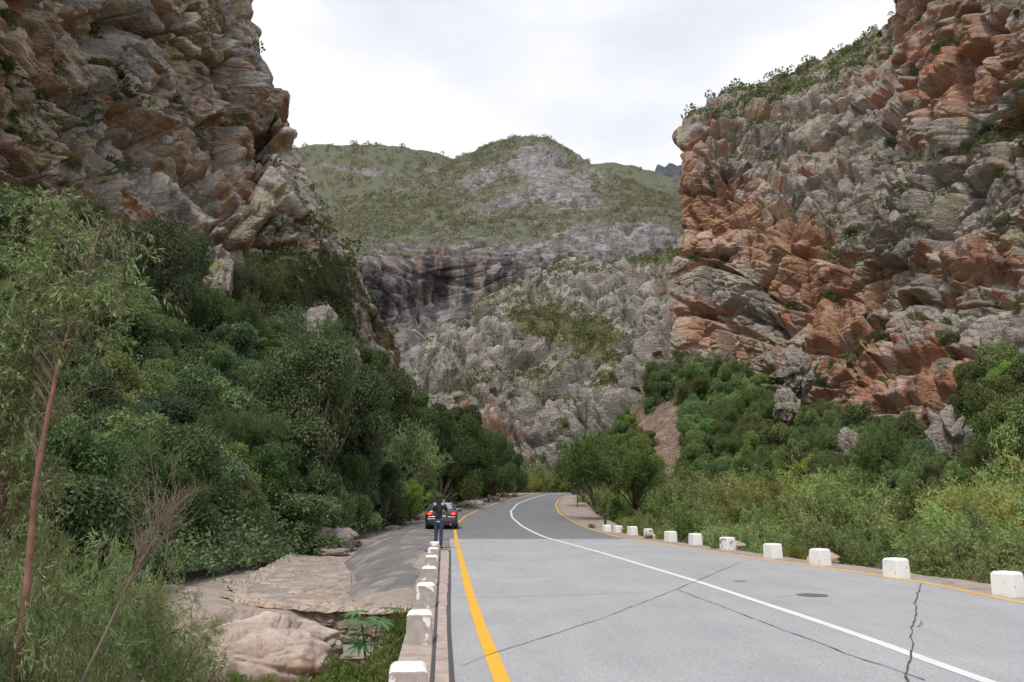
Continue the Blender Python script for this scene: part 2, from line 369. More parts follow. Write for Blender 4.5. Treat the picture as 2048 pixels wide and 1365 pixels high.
def lin(a): xs = [p[0] for p in a]; ys = [p[1] for p in a]; return lambda x: np.interp(x, xs, ys)
def colgrid(x0, x1, yb, yt, nu, nv, jit=0, seed=5):
    u = np.linspace(x0, x1, nu)[None]; v = np.linspace(0, 1, nv)[:, None]
    t = yt(u); t = t+jit*(vnoise(np.stack([u/23., u*0+seed, u*0], -1), seed)-.5)*2+jit*.5*(vnoise(np.stack([u/7., u*0+seed, u*0], -1), seed)-.5)*2
    X = u+0*v; Y = yb(u)*(1-v)+t*v; return X, Y
n_ = lambda k: int(k*RES)
# left cliff
nu, nv = n_(620), n_(680)
v = np.linspace(0, 1, nv)[:, None]; u = np.linspace(0, 1, nu)[None]
Yp = 760*(1-v)-420*v+0*u
sil = lin([(-420, 500), (-60, 520), (0, 520), (20, 517), (45, 522), (60, 521), (95, 540), (115, 534), (150, 552), (185, 574), (215, 566), (250, 588), (285, 608), (300, 604), (340, 618), (420, 640), (500, 690), (560, 712), (760, 800)])
Xp = -420*(1-u)+sil(Yp)*u
dL = tps([(-420, 760, 32), (-420, 200, 34), (-420, -420, 34), (0, 700, 46), (0, 430, 50), (0, 100, 50), (0, -300, 49), (250, 700, 60), (250, 480, 62), (250, 300, 66), (250, 100, 68), (250, -300, 70),
          (440, 600, 70), (440, 450, 74), (440, 300, 84), (440, 100, 84), (440, -300, 88), (600, 420, 88), (600, 300, 98), (560, 150, 98), (530, 0, 98), (510, -400, 100), (700, 560, 100), (800, 760, 115)])
def bumpL(x, y):                        # ledges and hollows, metres towards the camera
    b = blobs(x, y, [(90, 40, 130, 50, 8, 4.5), (60, 118, 120, 22, 5, -4), (20, 200, 36, 62, 0, 3.5), (15, 330, 60, 20, 0, -2),
                     (490, 300, 40, 150, 22, -7), (520, 215, 30, 60, 20, -4), (395, 150, 90, 120, 25, 2.2), (300, 230, 60, 110, 8, 2.5), (340, 140, 60, 40, -20, 2), (150, 200, 60, 90, 10, -3),
                     (350, 430, 130, 55, 22, 4.2), (495, 480, 40, 25, -10, 3.5), (425, 545, 38, 55, 0, 4), (490, 520, 60, 26, -14, -4), (120, 390, 110, 30, 5, 2), (250, 180, 26, 60, 0, -2),
                     (560, 400, 50, 60, -25, 2), (40, 440, 60, 60, 0, 1.5), (240, 90, 90, 16, -15, -3), (590, 280, 40, 14, 20, 2), (540, 95, 20, 25, 0, 2), (470, 60, 80, 12, -10, -2.5)])
    return b
vL = lambda x, y: .16+blobs(x, y, [(215, 200, 34, 60, 25, .5), (280, 350, 30, 22, 0, .45), (60, 250, 40, 40, 0, .45), (610, 420, 45, 70, 0, .35), (560, 560, 120, 60, 0, .7), (100, 640, 400, 160, 0, .9), (450, 700, 300, 130, 0, .9), (330, 90, 20, 20, 0, .3), (690, 560, 60, 90, -30, .45), (90, 440, 60, 30, 0, .4)])
rL = lambda x, y: .22+blobs(x, y, [(490, 340, 50, 110, 25, .35), (30, 60, 120, 70, 0, .25), (150, 300, 110, 80, 10, .22), (20, 160, 60, 60, 0, .15), (330, 260, 60, 110, 5, .12), (400, 150, 90, 110, 25, -.3), (350, 420, 130, 50, 20, -.25), (300, 30, 100, 40, 0, -.1), (470, 240, 30, 40, 0, .2), (500, 520, 60, 20, 0, .3), (600, 500, 60, 40, 0, .1)])
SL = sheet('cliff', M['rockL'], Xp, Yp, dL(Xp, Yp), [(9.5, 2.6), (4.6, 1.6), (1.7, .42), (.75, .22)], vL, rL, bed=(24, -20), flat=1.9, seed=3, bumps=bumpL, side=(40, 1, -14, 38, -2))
# lower left spur running down to the bend
yt = lin([(480, 420), (560, 400), (600, 395), (650, 425), (700, 455), (722, 495), (728, 560), (748, 600), (775, 650), (800, 730), (850, 806), (930, 880), (1040, 960)])
X, Y = colgrid(480, 1040, lin([(0, 1000)]), yt, n_(260), n_(260), 7, 8)
dS = tps([(480, 1000, 70), (480, 430, 92), (600, 420, 98), (600, 700, 90), (720, 500, 112), (720, 700, 106), (720, 1000, 92), (800, 740, 122), (850, 1000, 112), (850, 810, 132), (930, 880, 146), (1040, 960, 160), (1040, 1000, 156)])
SS = sheet('cliff', M['rockL'], X, Y, dS(X, Y), [(7, 2.0), (3, 1.0), (1.2, .35)], lambda x, y: .26+blobs(x, y, [(600, 800, 220, 110, 30, .8), (900, 950, 150, 60, 30, .8), (560, 540, 90, 70, 0, .35), (740, 610, 30, 60, 0, .2), (650, 650, 60, 30, 30, -.3), (770, 660, 30, 40, 40, .2)]),
           lambda x, y: .2+blobs(x, y, [(745, 650, 60, 22, 35, .5), (715, 540, 20, 50, 0, .35), (840, 780, 40, 25, 40, .45), (640, 650, 50, 50, 0, -.6), (690, 590, 40, 30, 0, .2)]), bed=(30, -30), flat=1.8, seed=12,
           bumps=lambda x, y: blobs(x, y, [(640, 650, 42, 52, 20, 5), (740, 625, 60, 16, 30, 4), (760, 690, 50, 22, 40, -3), (700, 520, 30, 14, 0, 3), (560, 500, 30, 20, 0, 2.5)]), back=(30, -9, 34, -10))
# right cliff
ytR = lin([(1350, 262), (1362, 240), (1400, 214), (1440, 194), (1500, 168), (1560, 143), (1620, 120), (1700, 84), (1740, 62), (1772, 44), (1780, 10), (1788, -60), (1800, -200), (1900, -330), (2050, -420), (2550, -560)])
X, Y = colgrid(1352, 2550, lin([(1352, 900), (1800, 980), (2550, 980)]), ytR, n_(800), n_(720), 3, 2)
lean = lin([(230, 0), (262, 2), (330, 2), (372, 0), (385, 5), (480, 6), (520, 0), (560, -14), (640, -20), (760, -30), (900, -40)])
X = X+lean(Y)*np.exp(-((X-1352)/60.)**2)
dR = tps([(1352, 900, 150), (1352, 700, 158), (1352, 480, 166), (1352, 262, 172), (1450, 300, 160), (1450, 215, 176), (1450, 600, 152), (1450, 850, 144), (1580, 780, 128), (1580, 500, 140), (1560, 330, 156), (1560, 150, 182),
          (1700, 90, 172), (1690, 200, 158), (1700, 380, 138), (1700, 600, 128), (1700, 900, 112), (1790, 850, 100), (1790, 500, 118), (1775, 250, 138), (1740, 80, 163), (1765, 60, 156), (1792, -60, 146), (1800, 80, 142), (1830, 80, 131), (1860, 60, 126), (1830, -100, 134), (1870, -150, 127), (1840, 200, 122), (1960, -100, 113), (1960, 120, 108), (1900, 850, 92), (1900, 400, 108), (1900, 0, 116), (1900, -300, 122),
          (2048, 900, 80), (2048, 400, 96), (2048, -300, 106), (2550, 980, 54), (2550, 300, 62), (2550, -500, 66)])
def bumpR(x, y):
    return blobs(x, y, [(1440, 430, 80, 75, 0, -2.5), (1385, 300, 40, 60, 0, 3), (1720, 300, 40, 170, -8, 6), (1730, 480, 34, 110, 8, 5), (1600, 420, 30, 60, -25, 4), (1900, 130, 130, 90, 0, -2), (1960, 230, 90, 26, -32, 6), (1960, 268, 90, 18, -30, -5),
                        (1930, 500, 90, 70, 0, 3), (1910, 545, 50, 14, 5, -7), (1570, 620, 60, 120, -28, -4), (1480, 512, 30, 12, 0, -5), (1420, 508, 60, 7, 0, -3), (1640, 560, 22, 140, -22, 3), (1700, 640, 25, 130, -22, 3.5), (1660, 700, 14, 90, -12, 4), (1830, 740, 70, 110, 0, 3.5),
                        (1750, 700, 26, 90, -14, -4), (1860, 830, 30, 90, 12, 4), (1950, 720, 60, 60, 0, 3), (2000, 330, 60, 90, 30, 2), (1480, 600, 60, 40, 0, 3), (1430, 560, 60, 20, 0, 1.5), (1860, 120, 30, 110, 0, 2), (1650, 260, 30, 40, 0, 2), (1560, 250, 60, 14, -30, 3), (1400, 380, 60, 8, 4, -3)])
def vegR(x, y):
    brow = lin([(1352, 262), (1500, 250), (1620, 215), (1700, 190), (1770, 150), (1800, -300), (2550, -400)])
    d = brow(x)-y
    return .13+.48*ss(d, -10, 60)+blobs(x, y, [(1860, 310, 70, 18, -12, .6), (1820, 420, 60, 50, -30, .32), (1740, 470, 26, 30, 0, .3), (1970, 260, 60, 20, -35, .4), (1680, 470, 24, 70, -20, .35), (1900, 450, 70, 60, -20, .2), (2000, 280, 50, 40, -30, .35), (2020, 460, 60, 50, 0, .2), (1420, 850, 160, 110, 20, .5), (1990, 900, 140, 60, 0, .4), (1600, 300, 90, 25, -25, .12), (1520, 260, 160, 36, -15, .15)])
def redR(x, y):
    return .10+1.35*blobs(x, y, [(1440, 430, 75, 70, 0, .75), (1490, 500, 120, 22, 10, .5), (1640, 620, 70, 200, -20, .55), (1590, 520, 40, 120, -25, .35), (1820, 760, 120, 110, 0, .55), (1900, 130, 140, 100, 0, .6), (1930, 510, 90, 50, 0, .42), (1390, 640, 60, 60, 0, .3), (1500, 690, 120, 40, 10, .45), (1370, 340, 22, 60, 0, .3), (1800, 20, 60, 30, 0, .2),
                            (1420, 580, 60, 26, 0, -.3), (1480, 600, 50, 40, 0, -.4), (1960, 220, 90, 24, -32, -.6), (1730, 400, 40, 140, 0, -.35), (1560, 260, 130, 60, -20, -.15), (1890, 380, 120, 70, -30, -.3), (1960, 650, 70, 60, 0, -.2), (1680, 330, 60, 80, 0, -.1), (1950, 610, 90, 30, 0, .1), (1560, 340, 100, 24, 10, .1), (1600, 410, 40, 40, 0, -.3)])
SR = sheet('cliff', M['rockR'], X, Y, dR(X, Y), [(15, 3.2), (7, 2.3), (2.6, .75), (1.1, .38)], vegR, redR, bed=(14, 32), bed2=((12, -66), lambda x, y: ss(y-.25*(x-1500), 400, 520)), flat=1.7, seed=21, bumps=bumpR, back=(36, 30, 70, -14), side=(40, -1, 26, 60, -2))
# rocky spur in the middle of the gorge
ytM = lin([(780, 830), (830, 720), (860, 680), (885, 655), (930, 618), (960, 596), (1010, 570), (1045, 540), (1080, 525), (1120, 500), (1160, 505), (1200, 520), (1260, 520), (1310, 500), (1345, 485), (1380, 470), (1480, 450), (1560, 440)])
X, Y = colgrid(780, 1560, lin([(0, 1010)]), ytM, n_(430), n_(380), 6, 4)
dM = tps([(780, 1010, 165), (780, 830, 185), (860, 690, 215), (930, 620, 240), (900, 900, 175), (1050, 960, 160), (1050, 800, 185), (1050, 650, 215), (1050, 545, 250), (1200, 1000, 150), (1200, 830, 165), (1200, 720, 190), (1200, 640, 215), (1180, 520, 260), (1300, 900, 152), (1300, 760, 168), (1300, 620, 195), (1340, 490, 235), (1450, 900, 165), (1450, 600, 182), (1450, 455, 215), (1560, 800, 170), (1560, 450, 205)])
SM = sheet('cliff', M['rockM'], X, Y, dM(X, Y), [(16, 3.4), (7.5, 1.9), (3.4, 1.0), (1.6, .45)], lambda x, y: .29+blobs(x, y, [(1110, 650, 130, 45, 10, .42), (1190, 690, 60, 40, 20, .3), (1060, 740, 160, 24, -8, .16), (960, 720, 60, 30, -20, .12), (1210, 770, 50, 30, 0, .25), (1080, 780, 60, 30, -20, .1), (1260, 500, 120, 30, 0, .3), (1340, 530, 50, 40, 0, .2), (1000, 590, 120, 16, -25, .15), (1200, 980, 220, 50, 0, .2), (900, 930, 120, 60, 30, .3)]),
           lambda x, y: .2+blobs(x, y, [(930, 800, 14, 50, 0, .5), (985, 830, 20, 60, -10, .5), (1060, 870, 24, 60, 10, .45), (1000, 850, 60, 12, 10, .3), (1340, 560, 50, 70, 0, .35), (1370, 680, 40, 80, 0, .4), (1120, 505, 40, 10, 0, .4), (1000, 900, 30, 20, 40, .4), (1040, 920, 40, 14, 30, .4), (870, 660, 8, 20, 0, .6)]), bed=(16, 28), flat=2.1, seed=33,
           bumps=lambda x, y: blobs(x, y, [(1180, 790, 90, 40, -8, 5), (1130, 860, 60, 40, 0, 3), (950, 760, 20, 90, -12, -4), (1020, 880, 14, 70, -12, -5), (1090, 720, 130, 14, -8, -3), (1000, 760, 60, 26, -20, 3), (900, 720, 50, 40, -40, 3), (1290, 640, 40, 110, 10, 3), (1250, 690, 14, 80, 10, -4), (990, 640, 60, 22, -30, 3), (1320, 540, 18, 20, 0, -4), (1150, 560, 70, 16, 0, 3)]), back=(26, 0, 50, -8))
# dark streaked wall with the round peak above it
ytP = lin([(520, 520), (600, 470), (700, 420), (760, 392), (830, 362), (870, 345), (910, 318), (960, 296), (1000, 280), (1030, 273), (1070, 271), (1100, 274), (1125, 288), (1150, 305), (1180, 320), (1220, 345), (1260, 362), (1310, 384), (1370, 400), (1480, 440)])
X, Y = colgrid(520, 1480, lin([(0, 800)]), ytP, n_(440), n_(380), 2.0, 6)
dP = tps([(520, 800, 215), (700, 800, 225), (700, 480, 262), (720, 640, 240), (870, 730, 225), (870, 600, 275), (870, 482, 286), (1000, 600, 270), (1000, 480, 285), (1090, 560, 262), (1090, 485, 278), (1200, 560, 262), (1200, 455, 290), (1330, 520, 262), (1340, 450, 290), (1480, 520, 250), (1480, 440, 300),
          (800, 440, 345), (700, 430, 370), (600, 480, 330), (910, 330, 520), (1000, 400, 380), (1070, 275, 520), (1100, 380, 390), (1200, 400, 370), (1180, 325, 500), (1370, 405, 430), (830, 370, 470)])
SP = sheet('mountain', M['rockH'], X, Y, dP(X, Y), [(24, 2.4), (9, 1.2), (4, .7), (1.7, .3)], lambda x, y: .30+.42*ss(490-.02*(x-700)-y, -6, 22)-blobs(x, y, [(1080, 325, 60, 42, 10, .50), (1130, 380, 90, 45, 25, .44), (1010, 405, 80, 26, -10, .40), (970, 350, 60, 20, -25, .36), (1200, 345, 50, 14, 30, .3), (830, 372, 120, 14, -10, .25), (1210, 465, 120, 22, 5, .45), (950, 370, 60, 30, -20, .15), (1300, 440, 60, 30, 10, .3), (1180, 350, 30, 50, -35, .12)])-.2*ss(y-500, 0, 30)+blobs(x, y, [(920, 590, 70, 14, 8, .3), (1160, 480, 70, 8, 0, .2), (820, 505, 30, 6, 0, .3)]),
           lambda x, y: .34+blobs(x, y, [(900, 545, 230, 75, 0, .7), (800, 640, 60, 60, 0, .25), (1190, 462, 50, 14, 0, .2), (1300, 460, 40, 14, 0, .2)])*ss(y, 430, 500), bed=(20, 6), flat=1.9, seed=44,
           bumps=lambda x, y: blobs(x, y, [(880, 560, 90, 7, 14, -1.2), (980, 505, 120, 5, 4, 1.5), (760, 600, 24, 90, -30, -4), (820, 660, 24, 60, -20, 3)]), back=(30, 0, 190, -70), vegflat=.93, ampf=lambda x, y: 1-.68*np.clip(blobs(x, y, [(900, 545, 210, 75, 0, 1.1)]), 0, 1))
# rounded green hill behind on the left, ridge behind on the right, far mountain with its blue haze put into the colour
def hill(name, pts, x0, x1, ybot, D0, D1, seed, vg, mat, octs, back, nu=260, nv=150, jit=1.6):
    X, Y = colgrid(x0, x1, lin([(0, ybot)]), lin(pts), n_(nu), n_(nv), jit, seed); t = np.linspace(0, 1, n_(nv))[:, None]
    return sheet(name, mat, X, Y, (D0*(1-t)+D1*t)*(1+.03*np.sin(X/70.)), octs, vg, .3, bed=(10, 4), seed=seed, back=back, soft=(60, 5), vegflat=.9)
SH = hill('hill', [(430, 310), (560, 301), (620, 295), (660, 289), (700, 284), (740, 285), (790, 287), (830, 291), (870, 303), (910, 318), (980, 350), (1060, 400)], 430, 1060, 520, 380, 680, 51, lambda x, y: .80-blobs(x, y, [(730, 345, 80, 8, 8, .5), (650, 335, 40, 5, 0, .3), (860, 340, 60, 8, 20, .3)]), M['rockH'], [(24, 2.5), (8, 1.2)], (16, 0, 260, -90))
SK = hill('hill', [(1100, 335), (1170, 328), (1200, 326), (1230, 328), (1300, 340), (1340, 352), (1400, 368), (1500, 390)], 1100, 1500, 520, 560, 900, 52, .72, M['rockH'], [(24, 3), (9, 1.5)], (16, 0, 260, -90), 120, 90)
M['far'] = rockmat('haze blue far mountain slope', .05, [(.10, .11, .13), (.16, .17, .19), (.07, .08, .10)], [(.10, .10, .12), (.16, .16, .17), (.2, .18, .18)], (.12, .13, .12), [(.07, .09, .08), (.10, .12, .10)], rb=-.2, lichamt=0)  # blue grey of distance haze is painted into these rock colours
SF = hill('mountain', [(1200, 372), (1280, 348), (1305, 341), (1322, 331), (1340, 328), (1356, 330), (1380, 340), (1450, 350), (1600, 372)], 1200, 1600, 420, 3300, 3900, 53, .3, M['far'], [(160, 40), (60, 14)], (10, 0, 900, -400), 120, 60, 1.0)
# vegetated left bank
ytB = lin([(-500, 340), (-200, 400), (0, 440), (100, 470), (200, 500), (280, 505), (350, 560), (440, 625), (520, 620), (620, 640), (700, 720), (770, 800), (850, 850), (950, 890), (1030, 925), (1090, 955)])
ybB = lin([(-500, 1500), (0, 1290), (300, 1175), (440, 1150), (560, 1120), (620, 1085), (700, 1072), (760, 1052), (830, 1035), (900, 1016), (960, 1003), (1020, 994), (1090, 990)])
X, Y = colgrid(-500, 1090, ybB, ytB, n_(260), n_(150), 0, 3)
dB = tps([(-500, 1500, 9), (-500, 900, 16), (-500, 340, 30), (0, 1290, 16.5), (0, 1000, 25), (0, 700, 35), (0, 440, 44), (300, 1175, 22), (300, 900, 35), (300, 505, 60), (440, 1150, 27), (440, 625, 68), (600, 1090, 38), (600, 800, 62), (620, 640, 84), (700, 1072, 45), (700, 720, 98), (850, 1020, 72), (850, 850, 122), (960, 1003, 98), (960, 890, 140), (1090, 990, 118), (1090, 955, 160)])
M['soil'] = rockmat('dark leafy soil', 1.5, [(.10, .085, .06), (.22, .19, .14), (.08, .06, .045)], [(.17, .10, .06), (.25, .16, .10), (.14, .09, .06)], (.1, .1, .05), [(.025, .04, .015), (.06, .085, .03)], rb=-.1)
SB = sheet('hillside', M['soil'], X, Y, dB(X, Y), [(5, .35)], .55, .1, seed=61, soft=(7, 1.6), back=(12, -6, 16, 2))
# scree and bushy foot under the right cliff
ytT = lin([(1180, 900), (1240, 850), (1300, 760), (1350, 700), (1440, 725), (1580, 800), (1680, 820), (1750, 850), (1840, 880), (1900, 850), (1960, 800), (2048, 730), (2550, 560)])
X, Y = colgrid(1180, 2550, lin([(0, 1010), (3000, 1010)]), ytT, n_(300), n_(150), 4, 9)
dT = tps([(1180, 1010, 118), (1180, 900, 150), (1350, 1010, 104), (1350, 700, 152), (1440, 725, 143), (1580, 1010, 88), (1580, 800, 124), (1700, 820, 112), (1700, 1010, 78), (1840, 880, 94), (1840, 1010, 70), (1960, 800, 84), (2048, 1010, 56), (2048, 730, 76), (2550, 1010, 40), (2550, 560, 52)])
M['scree'] = rockmat('pinkish scree', 1.2, [(.20, .14, .11), (.36, .26, .21), (.14, .10, .08)], [(.24, .12, .08), (.37, .21, .15), (.28, .18, .13)], (.2, .19, .1), [(.05, .065, .025), (.12, .12, .05)], rb=.1, lichamt=.1)
ST = sheet('hillside', M['scree'], X, Y, dT(X, Y), [(3.2, .5), (1.1, .25)], lambda x, y: .45-blobs(x, y, [(1340, 870, 50, 70, 10, .6), (1300, 830, 40, 40, 0, .3), (1690, 890, 20, 60, 0, .45)]), .3, seed=71, soft=(9, 1.2))
# ------------------------------------------------------------ road
def wl(pts): return np.array([ong(*p) for p in pts])
LY = wl([(1005, 1365), (965, 1265), (940, 1190), (925, 1130), (914, 1088), (910, 1062), (913, 1048), (930, 1033), (960, 1018), (1000, 1004), (1040, 995)])
RY = wl([(2048, 1207), (1845, 1165), (1640, 1135), (1430, 1105), (1240, 1075), (1180, 1058), (1140, 1040), (1118, 1025), (1111, 1010), (1118, 999), (1137, 990)])
CW = wl([(1975, 1365), (1700, 1265), (1400, 1165), (1200, 1105), (1090, 1075), (1045, 1053), (1024, 1035), (1022, 1022), (1035, 1008), (1060, 998), (1085, 991)])
def ext(A, near, far):
    A = A[np.argsort(A[:, 1])]; return np.vstack([np.array([near])[:, :3], A, np.array(far)])
LY = ext(LY, (LY[0, 0]+.09*(LY[0, 1]+5), -5, 0), [(4.5, 110, 0), (12, 116, 0)])
RY = ext(RY, (7.3, -5, 0), [(14.5, 110, 0), (24, 116, 0)])
CW = ext(CW, (5.0, -5, 0), [(9.6, 110, 0), (18, 116, 0)])
YS = np.arange(-5, 116.01, .5)
def smoothx(A):
    x = np.interp(YS, A[:, 1], A[:, 0]); k = 5
    for _ in range(4): x[1:-1] = (x[:-2]+2*x[1:-1]+x[2:])/4
    return x
xLY, xRY, xCW = smoothx(LY), smoothx(RY), smoothx(CW)
fL = lambda Y: np.interp(Y, YS, xLY)
fR = lambda Y: np.interp(Y, YS, xRY)
fC = lambda Y: np.interp(Y, YS, xCW)
roadL = lambda Y: fL(Y)-np.interp(Y, [8, 16, 30, 60, 90], [.44, .34, .26, .35, .4])
shW = lambda Y: np.interp(Y, [0, 38, 48, 60, 80, 100], [1.25, 1.2, 1.6, 2.5, 2.8, 2.8])      # bare strip beyond the right line
def strip(name, ya, yb_, fa, fb, mat, dz, nc=2, step=.5, parent=None, attrs=None, zf=zroad):
    Yv = np.linspace(ya, yb_, max(2, int((yb_-ya)/step)+1)); a = fa(Yv); b = fb(Yv); t = np.linspace(0, 1, nc)[None]
    X = a[:, None]*(1-t)+b[:, None]*t; Yg = Yv[:, None]+0*t; Z = zf(Yg)+dz
    me = npmesh(name, np.stack([X, Yg, Z], -1), gridq(len(Yv), nc)); return link(name, me, mat, parent)
def roadmat(name, a, b_, spk):
    m, t, b, o = newmat(name); g = G(t); v = g.map()
    big = g.noise(.35, 5, .6, v); fin = g.noise(60, 2, .7, v); sp = g.vor(75, v)
    col = g.mix(g.ramp(big, [(.3, 0.0), (.7, 1.0)]), a, b_)
    col = g.mix(g.ramp(g.noise(1.5, 5, .7, g.map((1, .22, 1), (0, 0, .1))), [(.45, 0.0), (.75, .5)]), col, tuple(c*.72 for c in a))
    col = g.mix(g.ramp(sp, [(.0, spk), (.55, 0.0)]), col, tuple(min(1, c*1.35) for c in b_)); col = g.mix(g.ramp(fin, [(.35, spk*.9), (.5, 0.0)]), col, tuple(c*.5 for c in a))
    col = g.mix(g.ramp(g.noise(22, 4, .75, v), [(.34, .6), (.52, 0.0)]), col, tuple(c*.6 for c in a)); col = g.mix(g.ramp(g.noise(26, 4, .75, g.map((1, 1, 1), (0, .3, .4))), [(.52, 0.0), (.68, .4)]), col, tuple(min(1, c*1.35) for c in b_))
    st = g.math('MULTIPLY', g.ramp(g.noise(.9, 6, .65, v, 1.0), [(.62, 0.0), (.74, 1.0)]), .25); col = g.mix(st, col, tuple(c*.6 for c in a))
    g.lk(col, b.inputs['Base Color']); b.inputs['Roughness'].default_value = .85; g.lk(g.bump(sp, .35, .006), b.inputs['Normal']); return m
M['conc'] = roadmat('pale grey worn road surface', (.33, .335, .345), (.42, .42, .43), .55)
M['asph'] = roadmat('darker grey asphalt', (.165, .17, .178), (.205, .21, .215), .45)
M['oldasph'] = roadmat('old patched shoulder asphalt', (.12, .118, .12), (.20, .19, .185), .5)
t = M['oldasph'].node_tree; g = G(t); bs = [n for n in t.nodes if n.type == 'BSDF_PRINCIPLED'][0]; src = bs.inputs['Base Color'].links[0].from_socket
g.lk(g.mix(g.ramp(g.noise(.9, 6, .68, g.map()), [(.50, 0.0), (.60, .8)]), src, (.33, .27, .225)), bs.inputs['Base Color'])
def paint(name, col, wear=.32):
    m, t, b, o = newmat(name); g = G(t); v = g.map()
    col2 = g.mix(g.ramp(g.noise(38, 3, .7, v), [(.28, wear), (.42, 0.0)]), col, (.3, .3, .3)); col2 = g.mix(g.ramp(g.noise(2.5, 5, .7, v), [(.3, .25), (.6, 0.0)]), col2, tuple(c*.6 for c in col))
    g.lk(col2, b.inputs['Base Color']); b.inputs['Roughness'].default_value = .6; g.lk(g.bump(g.noise(80, 2, .5, v), .3, .004), b.inputs['Normal']); return m
M['yel'] = paint('yellow road paint', (.78, .42, .02)); M['wht'] = paint('white road paint', (.74, .74, .74), .2)
M['tar'] = plain('black tar in the joints', (.075, .072, .072), .8)
road = strip('road', -5, 116, roadL, lambda Y: fR(Y)+.22, M['conc'], 0, 9); tag(road, kind='structure')
me = road.data; me.materials.append(M['asph'])
YB = ong(1000, 1078)[1]
for p in me.polygons: p.material_index = 1 if p.center.y > YB else 0
def ribbon(name, fx, ya, yb_, w, mat, dz=.004, wob=0, parent=None):
    Yv = np.arange(ya, yb_, .25); x = fx(Yv); T = np.stack([np.gradient(x), np.gradient(Yv)], -1); T /= np.linalg.norm(T, axis=1, keepdims=True)
    n = np.stack([-T[:, 1], T[:, 0]], -1)*w/2; j = (1+wob*np.random.RandomState(3).uniform(-1, 1, (len(Yv), 1)))
    A = np.stack([x, Yv], -1)+n*j; B = np.stack([x, Yv], -1)-n*j
    V = np.stack([np.concatenate([A, (zroad(A[:, 1])+dz)[:, None]], 1), np.concatenate([B, (zroad(B[:, 1])+dz)[:, None]], 1)], 1)
    return link(name, npmesh(name, V, gridq(len(Yv), 2)), mat, parent)
ribbon('edge_line', fL, -5, 115, .15, M['yel'], wob=.05, parent=road); ribbon('edge_line', fR, -5, 115, .14, M['yel'], wob=.05, parent=road)
ribbon('centre_line', fC, -5, 115, .145, M['wht'], wob=.04, parent=road)
def crack(pts, w, seed, name='crack', wob=.03):
    rng = np.random.RandomState(seed); P = np.array([ong(*p) for p in pts])[:, :2]; n = 60; d = np.r_[0, np.cumsum(np.linalg.norm(np.diff(P, axis=0), axis=1))]
    t = np.linspace(0, d[-1], n); Q = np.stack([np.interp(t, d, P[:, 0]), np.interp(t, d, P[:, 1])], -1); wv = np.cumsum(rng.normal(size=(n, 2))*wob*.35, 0); wv -= np.linspace(0, 1, n)[:, None]*wv[-1]
    Q += wv; T = np.gradient(Q, axis=0); T /= np.linalg.norm(T, axis=1, keepdims=True); nn = np.stack([-T[:, 1], T[:, 0]], -1)*(w/2*rng.uniform(.45, 1.4, (n, 1)))
    A, B = Q+nn, Q-nn; V = np.stack([np.c_[A, zroad(A[:, 1])+.008], np.c_[B, zroad(B[:, 1])+.008]], 1)
    return link(name, npmesh(name, V, gridq(n, 2)), M['tar'], road)
crack([(922, 1332), (985, 1305), (1090, 1270), (1200, 1235), (1355, 1178), (1420, 1150), (1480, 1126), (1512, 1119)], .013, 1)
crack([(1818, 1365), (1830, 1290), (1838, 1230), (1845, 1168)], .020, 2); crack([(1832, 1256), (1843, 1244)], .012, 3, wob=.02)
for k, p in enumerate([[(908, 1197), (1010, 1195), (1160, 1190), (1300, 1185)], [(906, 1160), (1060, 1155), (1200, 1151)], [(905, 1133), (1020, 1130), (1160, 1127)], [(903, 1108), (1040, 1107)], [(1300, 1118), (1420, 1116), (1460, 1114)], [(1530, 1196), (1590, 1193)]]): crack(p, .013, 20+k, 'joint', .02)
crack([(1356, 1181), (1440, 1212), (1560, 1258), (1700, 1310), (1850, 1362)], .016, 31, 'joint', .02)
def disc(cx, cy, r, z, name, mat, parent, sy=1):
    a = np.linspace(0, 2*math.pi, 33)[:-1]; k = 1+.04*np.sin(a*5)
    me = bpy.data.meshes.new(name); me.from_pydata([(cx+r*math.cos(t)*q, cy+sy*r*math.sin(t)*q, z) for t, q in zip(a, k)], [], [list(range(32))]); return link(name, me, mat, parent)
M['patch'] = plain('dark tar patch', (.12, .12, .125), .75)
q = ong(1625, 1191); disc(q[0], q[1], .26, q[2]+.006, 'tar_patch', M['patch'], road)
q = ong(1480, 1163); disc(q[0], q[1], .12, q[2]+.006, 'tar_patch', M['patch'], road, .6)
# ------------------------------------------------------------ ground on both sides
M['dirt'] = rockmat('dusty pinkish ground', 2.5, [(.30, .24, .20), (.46, .39, .34), (.24, .19, .16)], [(.30, .21, .16), (.42, .31, .25), (.36, .27, .2)], (.3, .27, .18), [(.07, .085, .03), (.17, .17, .07)], rb=0, lichamt=.1, fine=.6, joints=.0)
def wallx(Y): return np.interp(Y, WY, WX)
wp = [ong(787+38, 1368, -.05), ong(845, 1285, -.05), ong(853, 1230, -.05), ong(860, 1185, -.05), ong(864.5, 1150, -.05), ong(868, 1125, -.05), ong(870.5, 1098, -.05)]
WY = [-5]+[p[1] for p in wp]+[30]; sl_ = (wp[-1][0]-wp[0][0])/(wp[-1][1]-wp[0][1])
WX = [wp[0][0]+sl_*(-5-wp[0][1])]+[wp[0][0]+sl_*(p[1]-wp[0][1]) for p in wp]+[wp[0][0]+sl_*(30-wp[0][1])]
WEND = 28.2
wob = lambda Y, s_: .35*(vnoise(np.stack([np.asarray(Y)*1.3, np.asarray(Y)*0+s_, np.asarray(Y)*0], -1), 3)-.5)
Af = lambda Y: np.interp(Y, [28.4, 33, 45, 60, 80, 104], [-2.9, -4.3, -5.5, -6.1, -4.3, 1.5])
A2 = lambda Y: wob(Y, 1)+np.interp(Y, [20.5, 28.4, 33, 45, 60, 80, 104], [-2.35, -2.9, -4.3, -5.5, -6.1, -4.3, 1.5])
